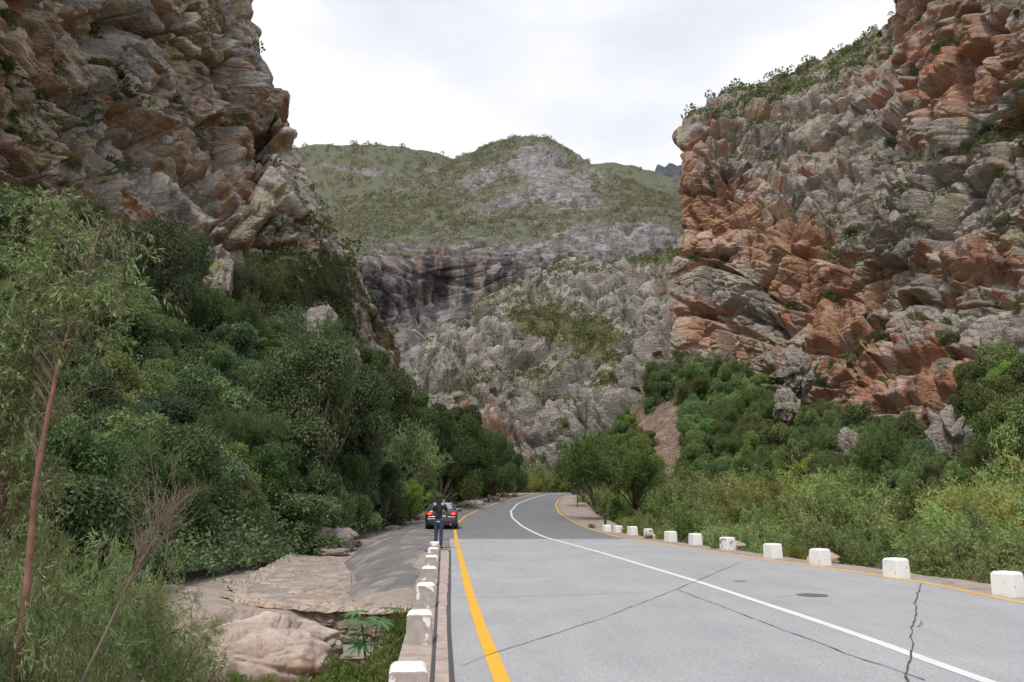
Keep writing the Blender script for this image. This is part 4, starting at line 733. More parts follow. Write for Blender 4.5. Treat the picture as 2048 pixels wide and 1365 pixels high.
def wispy(name, seed, mat, lab, cat, nst=9, nbr=12, ntw=7, nlf=12, H=1.0, spread=.55, lsz=.03, wl_=.35, up=.6, droop=0.0, stem=.014, crownname='crown', tw=.13, base=.0):
    """many upright arching stems, side twigs and small leaves; unit height"""
    rng = np.random.RandomState(seed); b = Buf(); LP = []; LD = []
    for i in range(nst):
        a = rng.uniform(0, 6.283); out_ = spread*math.sqrt(rng.uniform(.02, 1)); hh = H*rng.uniform(.65, 1)*(1-.35*(out_/spread)**2); t = np.linspace(0, 1, 9)[:, None]
        tip = np.array([math.cos(a)*out_, math.sin(a)*out_, hh]); mid_ = tip*np.array([.35, .35, .6])+rng.normal(size=3)*.04; p0 = np.array([rng.uniform(-.05, .05), rng.uniform(-.05, .05), 0])
        S_ = (1-t)**2*p0+2*t*(1-t)*mid_+t**2*tip+rng.normal(size=(9, 3))*.008; b.tube(S_, np.linspace(stem, stem*.15, 9), 5)
        for j in range(nbr):
            f = rng.uniform(max(base, .12), 1); k = f*8; i0 = int(min(k, 7)); q = S_[i0]*(1-(k-i0))+S_[i0+1]*(k-i0)
            dr = rdir(rng, 1)[0]; dr[2] = abs(dr[2])*.6+up; dr[:2] += np.array([math.cos(a), math.sin(a)])*.5; dr /= np.linalg.norm(dr); ln = .30*(1.15-f*.6)*rng.uniform(.6, 1.1)*H
            tt = np.linspace(0, 1, 4)[:, None]; Bp = q+dr*ln*tt+np.array([0, 0, -droop*ln])*tt**2; b.tube(Bp, np.linspace(stem*.35, stem*.08, 4), 3)
            for m_ in range(ntw):
                g_ = rng.uniform(.1, 1); q2 = q+dr*ln*g_+np.array([0, 0, -droop*ln])*g_**2; d2 = rdir(rng, 1)[0]+dr*.9; d2[2] -= droop*.8; d2 /= np.linalg.norm(d2); l2 = tw*rng.uniform(.5, 1.1)*H
                u_ = rng.uniform(.05, 1, (nlf, 1)); pp = q2+d2*l2*u_; pp[:, 2] -= droop*l2*u_[:, 0]**2*.6; LP.append(pp); dd = rdir(rng, nlf)*.75+d2; dd[:, 2] -= droop*.7; LD.append(dd)
    P = np.concatenate(LP); D = np.concatenate(LD); n = len(P); P = P+rng.normal(size=(n, 3))*.006
    V, Q = leaves(P, D, rdir(rng, n, .4), lsz*rng.uniform(.6, 1.3, n), lsz*wl_*rng.uniform(.7, 1.2, n))
    cl = fbm(P*5, 2, seed+5); rv = np.clip(.5+(cl-.5)*1.2+rng.normal(size=n)*.25, 0, 1)
    t = empty(name, (0, 0, 0), label=lab, cat=cat); link(crownname, npmesh(name+'_leaves', V, Q, False, {'rnd': np.repeat(rv, 4)}), mat, t)
    link('trunk' if cat == 'tree' else 'stems', b.mesh(name+'_stems'), M['bark'], t); return t
rng0 = np.random.RandomState(77)
dense = [leafybush('evergreen_bush', 100+k, 26000, .075, rc(rng0, 24, .95, 1.3, .1, .16, .40), M['dark'], 'x', 'bush', stem=.03, stiff=.35) for k in range(4)]
tall = [leafybush('creeper_covered_tree', 110+k, 80000, .024, [(rng0.uniform(-.1, .1)*(1+h), rng0.uniform(-.1, .1)*(1+h), .12+h*.82, .10+.09*math.sin(h*3.0)+rng0.uniform(0, .05)) for h in np.linspace(0, 1, 18)]+[(rng0.uniform(-.36, .36), rng0.uniform(-.36, .36), rng0.uniform(.35, 1.0), rng0.uniform(.08, .17)) for _ in range(16)], M['dark'], 'x', 'tree', stem=.025, stiff=.2, droop=.5) for k in range(3)]
big = [leafybush('leafy_tree', 170+k, 70000, .028, rc(rng0, 22, .55, 1.1, .2, .2, .4), M['mid'], 'x', 'tree', stem=.02, stiff=.35) for k in range(3)]
mids = [leafybush('leafy_tree', 120+k, 22000, .07, rc(rng0, 22, .75, 1.25, .15, .18, .42), M['mid'], 'x', 'tree', stem=.025, stiff=.35) for k in range(3)]
scr = [leafybush('cliff_shrub', 130+k, 4500, .085, rc(rng0, 7, .7, .9, .15, .35, .55), M['scrub'], 'x', 'shrub', stem=.04, stiff=.5, wl_=.5) for k in range(3)]
fea = [wispy('feathery_shrub', 140+k, M['feather'], 'x', 'shrub', nst=20, nbr=15, ntw=8, nlf=10, lsz=.032, wl_=.40, spread=.62, up=.45) for k in range(4)]
thorn = [wispy('thorn_tree', 150+k, M['mid'], 'x', 'tree', nst=13, nbr=22, ntw=12, nlf=12, lsz=.024, wl_=.45, spread=.72, up=.35, stem=.016, base=.4) for k in range(2)]
wil = [wispy('willow_shrub', 160+k, M['willow'], 'x', 'shrub', nst=11, nbr=14, ntw=7, nlf=13, lsz=.042, wl_=.13, spread=.6, up=.35, droop=.55, stem=.008, tw=.15) for k in range(3)]
protos = dense+tall+big+mids+scr+fea+thorn+wil
rnd = random.Random(5)
def tint(b=1.0, warm=0.0, s_=.12):
    k = b*rnd.uniform(1-s_, 1+s_); return (k*(1+warm), k*(1+warm*.35), k*(1-warm*.8), 1)
LMK = [(300, 480, 'below the big grey slab'), (460, 600, 'under the pale hanging crag'), (640, 650, 'beside the pointed grey rock'), (600, 850, 'behind the tall creeper trees'), (150, 700, 'behind the red trunked tree'), (60, 560, 'left of the red trunked tree'), (350, 800, 'in the middle of the bank'),
       (350, 1000, 'above the slanting bare branch'), (230, 880, 'between the red trunk and the branch tips'), (420, 900, 'in the lower middle of the bank'), (80, 850, 'behind the second reddish trunk'), (420, 1080, 'at the lowest edge left of the apron'), (160, 1000, 'behind the round topped willow shrub'), (500, 1050, 'above the apron corner'), (640, 1040, 'above the large grey boulder'), (730, 1000, 'beyond the large grey boulder'), (800, 930, 'left of the car'), (900, 900, 'above the car'), (980, 930, 'where the bank meets the bend'), (500, 750, 'left of the tall creeper trees'), (780, 820, 'under the orange overhang'),
       (1290, 850, 'beside the top of the scree'), (1380, 900, 'right of the scree'), (1400, 750, 'high under the square red wall'), (1500, 850, 'left of the grey pinnacles'), (1640, 800, 'right of the grey pinnacles'), (1500, 940, 'low down left of centre'), (1620, 930, 'beneath the grey pinnacles'), (1780, 900, 'left of the knobbly outcrop'), (1800, 960, 'low below the dark trees'), (1990, 900, 'above the knobbly outcrop shelf'), (2020, 780, 'at the right edge'), (1950, 960, 'below the knobbly outcrop'), (1680, 880, 'by the tan rock face')]
def near(q):
    v_ = Vector(q)-Vector((0, 0, CAMZ)); f_ = v_.y*cT+v_.z*sT; X_ = 1024+F*v_.x/f_; Y_ = 682.5-F*(v_.z*cT-v_.y*sT)/f_
    return min(LMK, key=lambda m_: (m_[0]-X_)**2+(m_[1]-Y_)**2)[2]
def size_(sc, a, b): return 'small' if sc < a else ('big' if sc > b else 'medium sized')
# ---- left bank: dense dark bushes over the whole slope
P, Nn_, px, py = SB['P'], SB['N'], SB['px'], SB['py']
nr, nc = P.shape[:2]; cnt = 0; taken = []
for k in range(6000):
    i, j = rnd.randrange(2, nr-14), rnd.randrange(nc); q = P[i, j]; X_, Y_ = px[i, j], py[i, j]
    if X_ > 1080 or X_ < -160: continue
    if ((X_-425)/60)**2+((Y_-570)/90)**2 < 1 or ((X_-645)/60)**2+((Y_-690)/75)**2 < 1 or (690 < X_ < 800 and Y_ < 770): continue
    sc = rnd.uniform(.9, 2.3)*(1 if q[1] < 70 else 1.25)*(.8 if q[1] < 30 else 1)
    if any((q[0]-a)**2+(q[1]-b)**2+(q[2]-c)**2 < (.60*(sc+d))**2 for a, b, c, d in taken): continue
    if q[0] > float(Af(q[1]))-sc*1.0-.4 and q[1] > 32: continue
    if q[0] > -9.3-sc*.8 and q[1] < 39 and q[1] > 20: continue
    taken.append((q[0], q[1], q[2], sc)); far_ = q[1] > 78; kind = rnd.random()
    if far_ and kind < .5: dup(rnd.choice(mids), (q[0], q[1], q[2]-.4), rnd.uniform(0, 6.3), sc*rnd.uniform(1.2, 1.7), '%s mid green tree %s' % (size_(sc, 1.6, 2.1), near(q)), 'leafy trees of the left bank '+near(q), tint(.85, .02))
    elif kind < .12: dup(rnd.choice(fea), (q[0], q[1], q[2]-.3), rnd.uniform(0, 6.3), (sc*1.7, sc*1.7, sc*2.3), 'wispy grey green shrub '+near(q), 'wispy shrubs of the left bank '+near(q), (.42, .52, .45, 1))
    elif kind < .30: dup(rnd.choice(mids), (q[0], q[1], q[2]-.4), rnd.uniform(0, 6.3), (sc*rnd.uniform(.9, 1.3), sc*rnd.uniform(.9, 1.3), sc*rnd.uniform(1.1, 1.7)), '%s upright leafy tree %s' % (size_(sc, 1.3, 1.85), near(q)), 'upright trees of the left bank '+near(q), tint(.75, .0, .2))
    else: dup(rnd.choice(dense), (q[0], q[1], q[2]-.35*sc), rnd.uniform(0, 6.3), (sc*rnd.uniform(.9, 1.2), sc*rnd.uniform(.9, 1.2), sc*rnd.uniform(.75, 1.6)), '%s dark green bush %s' % (size_(sc, 1.4, 1.85), near(q)), 'dark bushes of the left bank '+near(q), tint(1.25, rnd.choice([-.15, 0, .08, .2]), .35))
    cnt += 1
    if cnt >= 240: break
print('bank bushes', cnt)
def topto(protoset, px_, pyb, pyt, Y, w, label, col, name=None, group=None, rz=None):   # a plant standing at a distance Y whose foot and top are seen at these heights
    a = at(px_, pyb, Y); b = at(px_, pyt, Y); h = b[2]-a[2]; return dup(rnd.choice(protoset), tuple(float(t) for t in a), rnd.uniform(0, 6.3) if rz is None else rz, (h*w, h*w, h/1.05), label, group, col)
topto(tall, 600, 1035, 700, 46, .8, 'tall dark tree smothered in creeper, left of the two rounded crowns', tint(1.05)); topto(tall, 705, 1030, 730, 50, .62, 'second creeper smothered tree, its pale crown just right of the tallest', tint(1.15))
topto(tall, 775, 930, 750, 85, .9, 'small dark creeper covered tree against the grey rock above the bank', tint(.8)); topto(tall, 300, 780, 440, 52, .5, 'curtain of dark creeper hanging down the cliff below the big slab', tint(.75)); topto(tall, 482, 680, 530, 66, .45, 'dark creeper column right of the hanging pale crag', tint(.75)); topto(tall, 360, 720, 470, 58, .4, 'narrow fall of creeper between the slab and the pale crag', tint(.8))
topto(tall, 40, 620, 390, 42, .8, 'dark creeper clump at the left edge below the cliff', tint(.75))
topto(fea, 815, 1000, 835, 60, .75, 'wispy grey green tree leaning over the bank behind the car', (.75, .8, .85, 1)); topto(fea, 822, 1032, 955, 56, .8, 'bright yellow green small tree left of the parked car', (.95, 1.0, .5, 1))
for px_, pb, pt, Y in ((930, 1000, 860, 88), (985, 998, 885, 98), (1020, 996, 915, 108), (880, 1010, 850, 78), (770, 1035, 940, 52), (700, 1055, 930, 47), (640, 1065, 960, 44)):
    topto(big, px_, pb, pt, Y, .7, 'leafy tree at the foot of the left bank, '+{930: 'just right above the car', 985: 'second from the bend', 1020: 'last before the bend', 880: 'directly above the car', 770: 'left of the yellow green tree', 700: 'right of the large boulder', 640: 'behind the large boulder'}[px_], tint(.9), group='trees along the foot of the left bank')
for k, (px_, pt, Y) in enumerate(((1040, 940, 113), (1065, 925, 117), (1095, 935, 116), (1125, 930, 115), (1150, 940, 112), (1010, 935, 118), (1080, 945, 111))):
    topto(fea, px_, 1000, pt, Y, .8, 'light green willowy shrub closing the view at the end of the bend', (1.0, 1.05, .8, 1), group='shrubs at the end of the bend')
topto(thorn, 1200, 1025, 845, 62, .8, 'open crowned thorn tree with several thin stems right of the bend', (1.1, 1.05, .95, 1)); topto(thorn, 1275, 1030, 868, 68, .8, 'spreading thorn tree to the right behind the open crowned one', (1.1, 1.05, .9, 1)); topto(thorn, 1165, 1000, 880, 82, .6, 'thorn tree farther back beside the bend, left of the open crowned one', (1.0, 1.0, .9, 1))
topto(fea, 1206, 1035, 965, 50, .45, 'bright green bush hiding the top of the black post', (.8, .9, .6, 1))
# ---- feathery shrubs filling the riverbed on the right
ytop = lin([(1160, 930), (1240, 930), (1300, 925), (1330, 920), (1400, 935), (1500, 940), (1560, 930), (1650, 920), (1720, 935), (1800, 945), (1860, 950), (1900, 930), (1960, 905), (2048, 885), (2400, 840)])
placed = []; cnt = 0
cols = [(1.0, 1.0, 1.0), (1.05, 1.05, .9), (.82, .92, .85), (1.2, 1.1, .85), (.7, .85, .65), (1.0, .95, .95), (1.2, 1.04, .6), (.9, 1.0, .8)]
labs = ['pale green feathery shrub in the riverbed', 'olive feathery shrub in the riverbed', 'grey green feathery shrub in the riverbed', 'tan tinged feathery shrub in the riverbed', 'darker green feathery shrub in the riverbed', 'soft green feathery shrub in the riverbed', 'yellowing feathery shrub in the riverbed', 'fresh green feathery shrub in the riverbed']
for k in range(9000):
    Y = rnd.uniform(15, 96)**1.0; e = rnd.uniform(1.9, 42); X_ = float(fR(Y)+shW(Y))+e
    pxv = 1024+F*X_/Y
    if pxv > 2250 or pxv < 1150: continue
    zz = float(zright(np.array([[X_]]), np.array([[Y]]))[0, 0]); h = rnd.uniform(3.0, 7.6 if e > 7 else 4.6)*(1 if e > 3.2 else .62)
    if Y < 26: h = min(h, rnd.uniform(2.1, 3.2) if e < 6 else 4.2)
    zmax = CAMZ+(1003-float(ytop(pxv))+rnd.uniform(-26, 8))/F*Y*1.0
    if zz+h > zmax: h = zmax-zz
    if h < 1.2: continue
    if Y > 72: h = max(h, min(zmax-zz, 8))
    r_ = h*.42
    if e < r_*1.0: continue
    if any((X_-a)**2+(Y-b)**2 < (.84*(r_+c))**2 for a, b, c in placed): continue
    LR = [(1240, 'by the farthest right blocks'), (1300, 'beyond the broken block'), (1393, 'beyond the fifth nearest block'), (1458, 'beyond the grey flaked block'), (1550, 'beyond the fourth nearest block'), (1646, 'beyond the rock backed block'), (1801, 'beyond the block by the cracked joint'), (2030, 'beyond the nearest right block')]
    dist = 'close to the verge' if e < 7 else ('midway' if e < 16 else 'far back'); mk = min(LR, key=lambda m_: abs(m_[0]-pxv))[1]
    placed.append((X_, Y, r_)); ci = rnd.choices(range(8), [3, 3, 3, 2, 2, 3, .6, 3])[0]; c = cols[ci]; b_ = rnd.uniform(.72, 1.22)
    dup(rnd.choice(fea), (X_, Y, zz-.1), rnd.uniform(0, 6.3), (h*rnd.uniform(.78, .98), h*rnd.uniform(.78, .98), h), labs[ci].replace(' in the riverbed', ' '+dist+', '+mk), 'riverbed shrubs '+labs[ci].split(' feathery')[0]+' '+dist+' '+mk, (c[0]*b_, c[1]*b_, c[2]*b_, 1), (rnd.uniform(-.08, .08), rnd.uniform(-.08, .08)))
    cnt += 1
    if cnt >= 170: break
print('riverbed', cnt)
# ---- trees and bushes under the right cliff
P, px, py = ST['P'], ST['px'], ST['py']; nr, nc = P.shape[:2]; taken = []; cnt = 0
for k in range(9000):
    i, j = rnd.randrange(0, nr-13), rnd.randrange(nc); q = P[i, j]; X_, Y_ = px[i, j], py[i, j]
    if X_ > 2130: continue
    if abs(X_-1340) < 42 and 800 < Y_ < 960 and rnd.random() < .93: continue
    if abs(X_-1290) < 30 and 790 < Y_ < 880 and rnd.random() < .8: continue
    if abs(X_-1585) < 44 and 690 < Y_ < 885: continue
    if 1850 < X_ < 1990 and 820 < Y_ < 985: continue
    if abs(X_-1695) < 16 and 840 < Y_ < 960: continue
    sc = rnd.uniform(1.0, 2.3)
    if any((q[0]-a)**2+(q[1]-b)**2+(q[2]-c)**2 < (.50*(sc+d))**2 for a, b, c, d in taken): continue
    taken.append((q[0], q[1], q[2], sc)); dk = (X_ > 1640 and X_ < 1880) or (1330 < X_ < 1480 and Y_ < 790)
    zs = sc*1.15; zs = (zs, zs, zs*rnd.uniform(.8, 1.7)); xk = rnd.random()
    if xk < .16: dup(rnd.choice(fea), (q[0], q[1], q[2]-.3), rnd.uniform(0, 6.3), (sc*1.9, sc*1.9, sc*2.3), 'wispy shrub '+near(q), 'wispy shrubs under the right cliff '+near(q), (.55, .66, .5, 1))
    elif dk: dup(rnd.choice(dense+tall), (q[0], q[1], q[2]-.3), rnd.uniform(0, 6.3), zs, '%s dark green tree %s' % (size_(sc, 1.4, 1.9), near(q)), 'dark trees under the right cliff '+near(q), tint(1.65, .05, .25))
    else: dup(rnd.choice(mids+dense), (q[0], q[1], q[2]-.3), rnd.uniform(0, 6.3), zs, '%s green bush %s' % (size_(sc, 1.4, 1.9), near(q)), 'green bushes under the right cliff '+near(q), tint(1.6, rnd.choice([.05, .2, -.05, .1]), .25))
    cnt += 1
    if cnt >= 290: break
print('right foot', cnt)
# ---- scrub on the rock faces: the bushes that show largest are single shrubs, the rest one mass per face
def lowbush(n, rng, base_n=46):
    d = rdir(rng, base_n, .3); P = d*np.array([.8, .8, .6])*rng.uniform(.6, 1, (base_n, 1))+np.array([0, 0, .4]); return leaves(P, d*.6+rdir(rng, base_n)*.5, d+rdir(rng, base_n)*.5, .42, .26)
rngB = np.random.RandomState(9); LB = [lowbush(0, rngB) for _ in range(8)]
def scatter(sh, n, smin, smax, thr, nbig, name, lab, biglab, group, tb, seed, mat, flatb=.35, xr=(-50, 2100)):
    rng = np.random.RandomState(seed); P = sh['P'].reshape(-1, 3); Nn = sh['N'].reshape(-1, 3); vg = sh['veg'].ravel(); X_ = sh['px'].ravel(); Y_ = sh['py'].ravel()
    w = np.clip(vg+1.1*(fbm(P/6., 4, seed)-.5)+flatb*(Nn[:, 2]-.35)-thr, 0, 1)*(X_ > xr[0])*(X_ < xr[1])*(Y_ > -40)*(Y_ < 960)*(Nn[:, 2] > .02)
    w = w*np.linalg.norm(np.cross(np.gradient(sh['P'], axis=1), np.gradient(sh['P'], axis=0)), axis=-1).ravel(); w /= w.sum(); idx = rng.choice(len(P), n+nbig, p=w)
    sz = smin+(smax-smin)*rng.uniform(size=n+nbig)**2.2; appar = sz/P[idx, 1]; order = np.argsort(-appar); idx = idx[order]; sz = sz[order]
    for k in range(nbig):
        q = P[idx[k]]; dup(rnd.choice(scr), (q[0], q[1], q[2]-.15), rnd.uniform(0, 6.3), (sz[k]*rnd.uniform(.8, 1.3), sz[k]*rnd.uniform(.8, 1.3), sz[k]*rnd.uniform(.8, 1.2)), biglab, group, tint(tb, rnd.choice([-.1, 0, .15]), .25))
    Vs = []; Qs = []; As = []
    for k in range(nbig, nbig+n):
        V, Q = LB[k % 8]; Vs.append(V*sz[k]*rng.uniform(.8, 1.2, 3)+P[idx[k]]); Qs.append(Q+len(V)*(k-nbig)); As.append(np.full(len(V), rng.uniform())*.6+.4*np.repeat(rng.uniform(size=len(V)//4), 4))
    o = link(name, npmesh(name, np.concatenate(Vs), np.concatenate(Qs), False, {'rnd': np.concatenate(As)}), mat); tag(o, lab, 'scrub', None, 'stuff'); o.color = (tb, tb, tb*.95, 1)
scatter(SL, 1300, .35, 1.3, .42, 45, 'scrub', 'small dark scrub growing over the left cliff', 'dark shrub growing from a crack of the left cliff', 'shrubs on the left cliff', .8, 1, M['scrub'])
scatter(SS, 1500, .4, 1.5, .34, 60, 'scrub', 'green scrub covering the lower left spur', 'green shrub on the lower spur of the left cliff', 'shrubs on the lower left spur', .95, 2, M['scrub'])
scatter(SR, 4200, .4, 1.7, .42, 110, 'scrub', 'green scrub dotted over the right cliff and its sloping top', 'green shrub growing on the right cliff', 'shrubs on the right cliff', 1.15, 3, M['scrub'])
scatter(SM, 3600, .45, 1.6, .36, 50, 'scrub', 'olive scrub dotted over the grey rocky spur in the middle', 'olive shrub on the grey rocky spur in the middle', 'shrubs on the middle spur', 1.25, 4, M['scrub'])
scatter(SP, 7500, .7, 2.0, .45, 0, 'scrub', 'grey green scrub covering the round peak in the middle', '', '', 1.0, 5, M['farscrub'])
scatter(SH, 3200, 1.2, 3.2, .2, 0, 'scrub', 'grey green scrub covering the rounded hill on the left', '', '', 1.05, 6, M['farscrub'])
scatter(SK, 1000, 1.2, 3.2, .2, 0, 'scrub', 'scrub covering the ridge right of the peak', '', '', 1.0, 7, M['farscrub'])
# low growth between the bushes on the right slope
rng = np.random.RandomState(13); P = ST['P'][:-1]; A_ = np.linalg.norm(np.cross(np.gradient(P, axis=1), np.gradient(P, axis=0)), axis=-1); X_, Y_ = ST['px'][:-1], ST['py'][:-1]
A_ = A_*(X_ < 2120)*(1-.97*np.clip(blobs(X_, Y_, [(1340, 880, 52, 80, 8, 1.3), (1300, 830, 44, 40, 0, 1), (1690, 890, 16, 60, 0, 1)]), 0, 1))/P[..., 1]; Nf = ST['N'][:-1].reshape(-1, 3); P = P.reshape(-1, 3); idx = rng.choice(len(P), 110000, p=(A_/A_.sum()).ravel())
hh = np.clip(fbm(P[idx]*.55, 4, 5)-.38, 0, 1)*5; ok = hh > .12; idx = idx[ok]; hh = hh[ok]; q = P[idx]+rng.normal(size=(len(idx), 3))*.3+np.array([0, 0, 1])*(hh*rng.uniform(0, 1, len(idx)))[:, None]
V, Q = leaves(q, rdir(rng, len(q), .3), rdir(rng, len(q), .4), .34*rng.uniform(.6, 1.3, len(q)), .18); rv = np.clip(fbm(q*.4, 3, 4)*1.5-.25+rng.normal(size=len(q))*.2, 0, 1)
og = link('undergrowth', npmesh('undergrowth', V, Q, False, {'rnd': np.repeat(rv, 4)}), M['mid']); tag(og, 'mixed green undergrowth between the bushes below the right cliff', 'undergrowth', kind='stuff'); og.color = (1.25, 1.15, .95, 1)
# creeper carpet over the left bank
rng = np.random.RandomState(3); P = SB['P'][:-12]; A_ = np.linalg.norm(np.cross(np.gradient(P, axis=1), np.gradient(P, axis=0)), axis=-1); X_, Y_ = SB['px'][:-12], SB['py'][:-12]
A_ = A_*(X_ > -150)/P[..., 1]**.8; Nf = SB['N'][:-12].reshape(-1, 3); P = P.reshape(-1, 3); idx = rng.choice(len(P), 150000, p=(A_/A_.sum()).ravel()); q = P[idx]+rng.normal(size=(len(idx), 3))*.22+Nf[idx]*rng.uniform(0, .55, (len(idx), 1))
sc_ = .10+.0016*q[:, 1]; V, Q = leaves(q, rdir(rng, len(q), .1)+Nf[idx]*.3, Nf[idx]+rdir(rng, len(q))*.5, sc_*rng.uniform(.7, 1.3, len(q)), sc_*.6); rv = np.clip(fbm(q*.6, 3, 4)*1.3-.15+rng.normal(size=len(q))*.2, 0, 1)
tag(link('creeper', npmesh('creeper', V, Q, False, {'rnd': np.repeat(rv, 4)}), M['dark']), 'dark green creeper carpeting the left bank between the bushes', 'creeper', kind='stuff')
# ------------------------------------------------------------ foreground left: willow shrubs, red trunked tree, bare branch
def gz(x, Y): return float(zleft(np.array([[x]]), np.array([[Y]]))[0, 0])
fg = [(-60, 820, 11.5, .50, 1.0, 'tall willow shrub at the left edge behind the red trunked tree'), (40, 905, 12.5, .5, .9, 'willow shrub between the two reddish trunks'), (200, 948, 12.0, .46, 1.1, 'arching willow shrub with a rounded pale top right of the red trunk'), (120, 1010, 10.0, .5, 1.0, 'willow shrub hiding the middle of the red trunk'),
      (265, 1010, 13.2, .4, 1.1, 'willow shrub with drooping yellow tips beside the slanting branch'), (30, 1080, 8.6, .55, .8, 'dark willow shrub at the foot of the red trunk'), (340, 1125, 13.0, .75, 1.25, 'bright green willow shrub in front of the dark thicket'), (385, 1160, 15.2, .6, 1.25, 'bright green willow shrub reaching the apron corner'),
      (270, 1215, 11.2, .5, .95, 'low willow shrub over the cream boulders'), (330, 1205, 12.4, .6, 1.05, 'thin willow shrub in front of the folded boulder'), (190, 1260, 9.4, .6, .8, 'low dark willow shrub before the white grey boulder'), (100, 1180, 9.0, .5, .85, 'leafy willow shrub right of the trunk foot'), (235, 1295, 9.6, .6, .9, 'small willow shrub at the bottom right of the branch foot'), (-20, 1000, 9.2, .5, .85, 'willow shrub cut by the left edge of the picture')]
for px_, pt, Y, w, b_, lab in fg:
    x = float(at(px_, pt, Y)[0]); zt = float(at(px_, pt, Y)[2]); z0 = gz(x, Y)-.1; h = (zt-z0)/1.02
    dup(rnd.choice(wil), (x, Y, z0), rnd.uniform(0, 6.3), (h*w, h*w, h), lab, 'willow shrubs in the gully', tint(b_, .02, .06))
def px3(pts, Y): return np.array([at(a, b, Y+(p[0] if p else 0)) for a, b, *p in pts])
def curve(P, n):
    d = np.r_[0, np.cumsum(np.linalg.norm(np.diff(P, axis=0), axis=1))]; s_ = np.linspace(0, d[-1], n)
    Q = np.stack([np.interp(s_, d, P[:, k]) for k in range(3)], -1)
    for _ in range(3): Q[1:-1] = (Q[:-2]+2*Q[1:-1]+Q[2:])/4
    return Q
def spray(rng, LP, LD, b, q, d, L_, nt, nl, tw):
    """one leafy spray: a drooping twig with side twigs"""
    t = np.linspace(0, 1, 5)[:, None]; S_ = q+d*L_*t+np.array([0, 0, -.35*L_])*t**2; b.tube(S_, np.linspace(.006, .002, 5), 3)
    for _ in range(nt):
        f = rng.uniform(.1, 1); k = q+d*L_*f+np.array([0, 0, -.35*L_])*f*f; d2 = rdir(rng, 1)[0]+d*.5; d2[2] -= .25; d2 /= np.linalg.norm(d2); u_ = rng.uniform(0, 1, (nl, 1))
        LP.append(k+d2*tw*u_-np.array([0, 0, .3*tw])*u_**2); dd = rdir(rng, nl)*.7+d2; dd[:, 2] -= .5; LD.append(dd)
def slimtree(lab, Y, trunk, r0, r1, masses, seed, bare=(), col=(1, 1, 1, 1)):
    rng = np.random.RandomState(seed); T = curve(px3(trunk, Y), 40); base = T[0].copy()
    t = empty('willow_tree', tuple(base), label=lab, cat='tree'); b = Buf(); rr = np.linspace(r0, r1, 40)*(1+.1*np.sin(np.arange(40)*1.7)); b.tube(T-base, rr, 10); link('trunk', b.mesh('trunk'), M['redbark'], t)
    bb = Buf(); LP = []; LD = []
    for mx_, my, rx, ry, dY, n in masses:
        for _ in range(n):
            a = rng.uniform(0, 6.283); q_ = math.sqrt(rng.uniform()); q = at(mx_+rx*q_*math.cos(a), my+ry*q_*math.sin(a), Y+dY+rng.uniform(-.5, .5)); k = T[np.argmin(np.linalg.norm(T-q+np.array([0, 0, .5]), axis=1))]
            if rng.uniform() < .3: tt = np.linspace(0, 1, 7)[:, None]; m_ = (k+q)/2+np.array([0, 0, .12]); bb.tube(((1-tt)**2*k+2*tt*(1-tt)*m_+tt**2*q)-base, np.linspace(.012, .004, 7), 4)
            d = rdir(rng, 1)[0]; d[2] = d[2]*.4+.15; spray(rng, LP, LD, bb, q-base, d/np.linalg.norm(d), rng.uniform(.25, .5), 6, 10, .16)
    for pts, r_ in bare: bb.tube(curve(px3(pts, Y), 14)-base, np.linspace(r_, r_*.25, 14), 5)
    link('branches', bb.mesh('branches'), M['bark'], t)
    P = np.concatenate(LP); D = np.concatenate(LD); n = len(P); V, Q = leaves(P, D, rdir(rng, n, .5), .075*rng.uniform(.6, 1.3, n), .015*rng.uniform(.7, 1.3, n))
    c = link('crown', npmesh('crown', V, Q, False, {'rnd': np.repeat(rng.uniform(0, 1, n), 4)}), M['willow'], t); c.color = col
slimtree('slender leaning tree with smooth reddish trunk and pale drooping leaves at left', 9.0, [(10, 1420), (30, 1330), (52, 1200), (62, 1080), (72, 960), (90, 860), (112, 750), (140, 650), (168, 570), (185, 500), (205, 450)], .047, .009,
         [(150, 560, 120, 140, 0, 60), (70, 500, 85, 90, .3, 30), (100, 440, 70, 50, .1, 25), (40, 620, 60, 90, .4, 55), (60, 760, 60, 90, .5, 50), (215, 600, 50, 70, -.2, 22)], 5,
         [([(112, 750), (150, 700), (180, 640), (200, 560), (215, 470), (205, 430)], .012), ([(95, 840), (150, 800), (180, 770), (230, 745)], .012), ([(100, 820), (160, 790), (210, 770), (250, 790), (255, 805)], .008), ([(185, 500), (175, 440), (160, 410)], .006), ([(180, 740), (185, 690), (230, 650)], .008), ([(62, 1000), (110, 930), (150, 870), (180, 845)], .010), ([(80, 980), (120, 950), (150, 900)], .006)], (.82, .82, .74, 1))
slimtree('second thin dark trunked tree cut by the left edge of the picture', 9.8, [(-60, 1420), (-25, 1180), (0, 1000), (20, 890), (30, 820), (10, 720)], .07, .02, [(10, 850, 70, 110, .1, 120), (-30, 700, 80, 120, .1, 90), (30, 980, 60, 60, .2, 40)], 6, [([(20, 890), (60, 930), (80, 900)], .008)], (.8, .88, .75, 1))
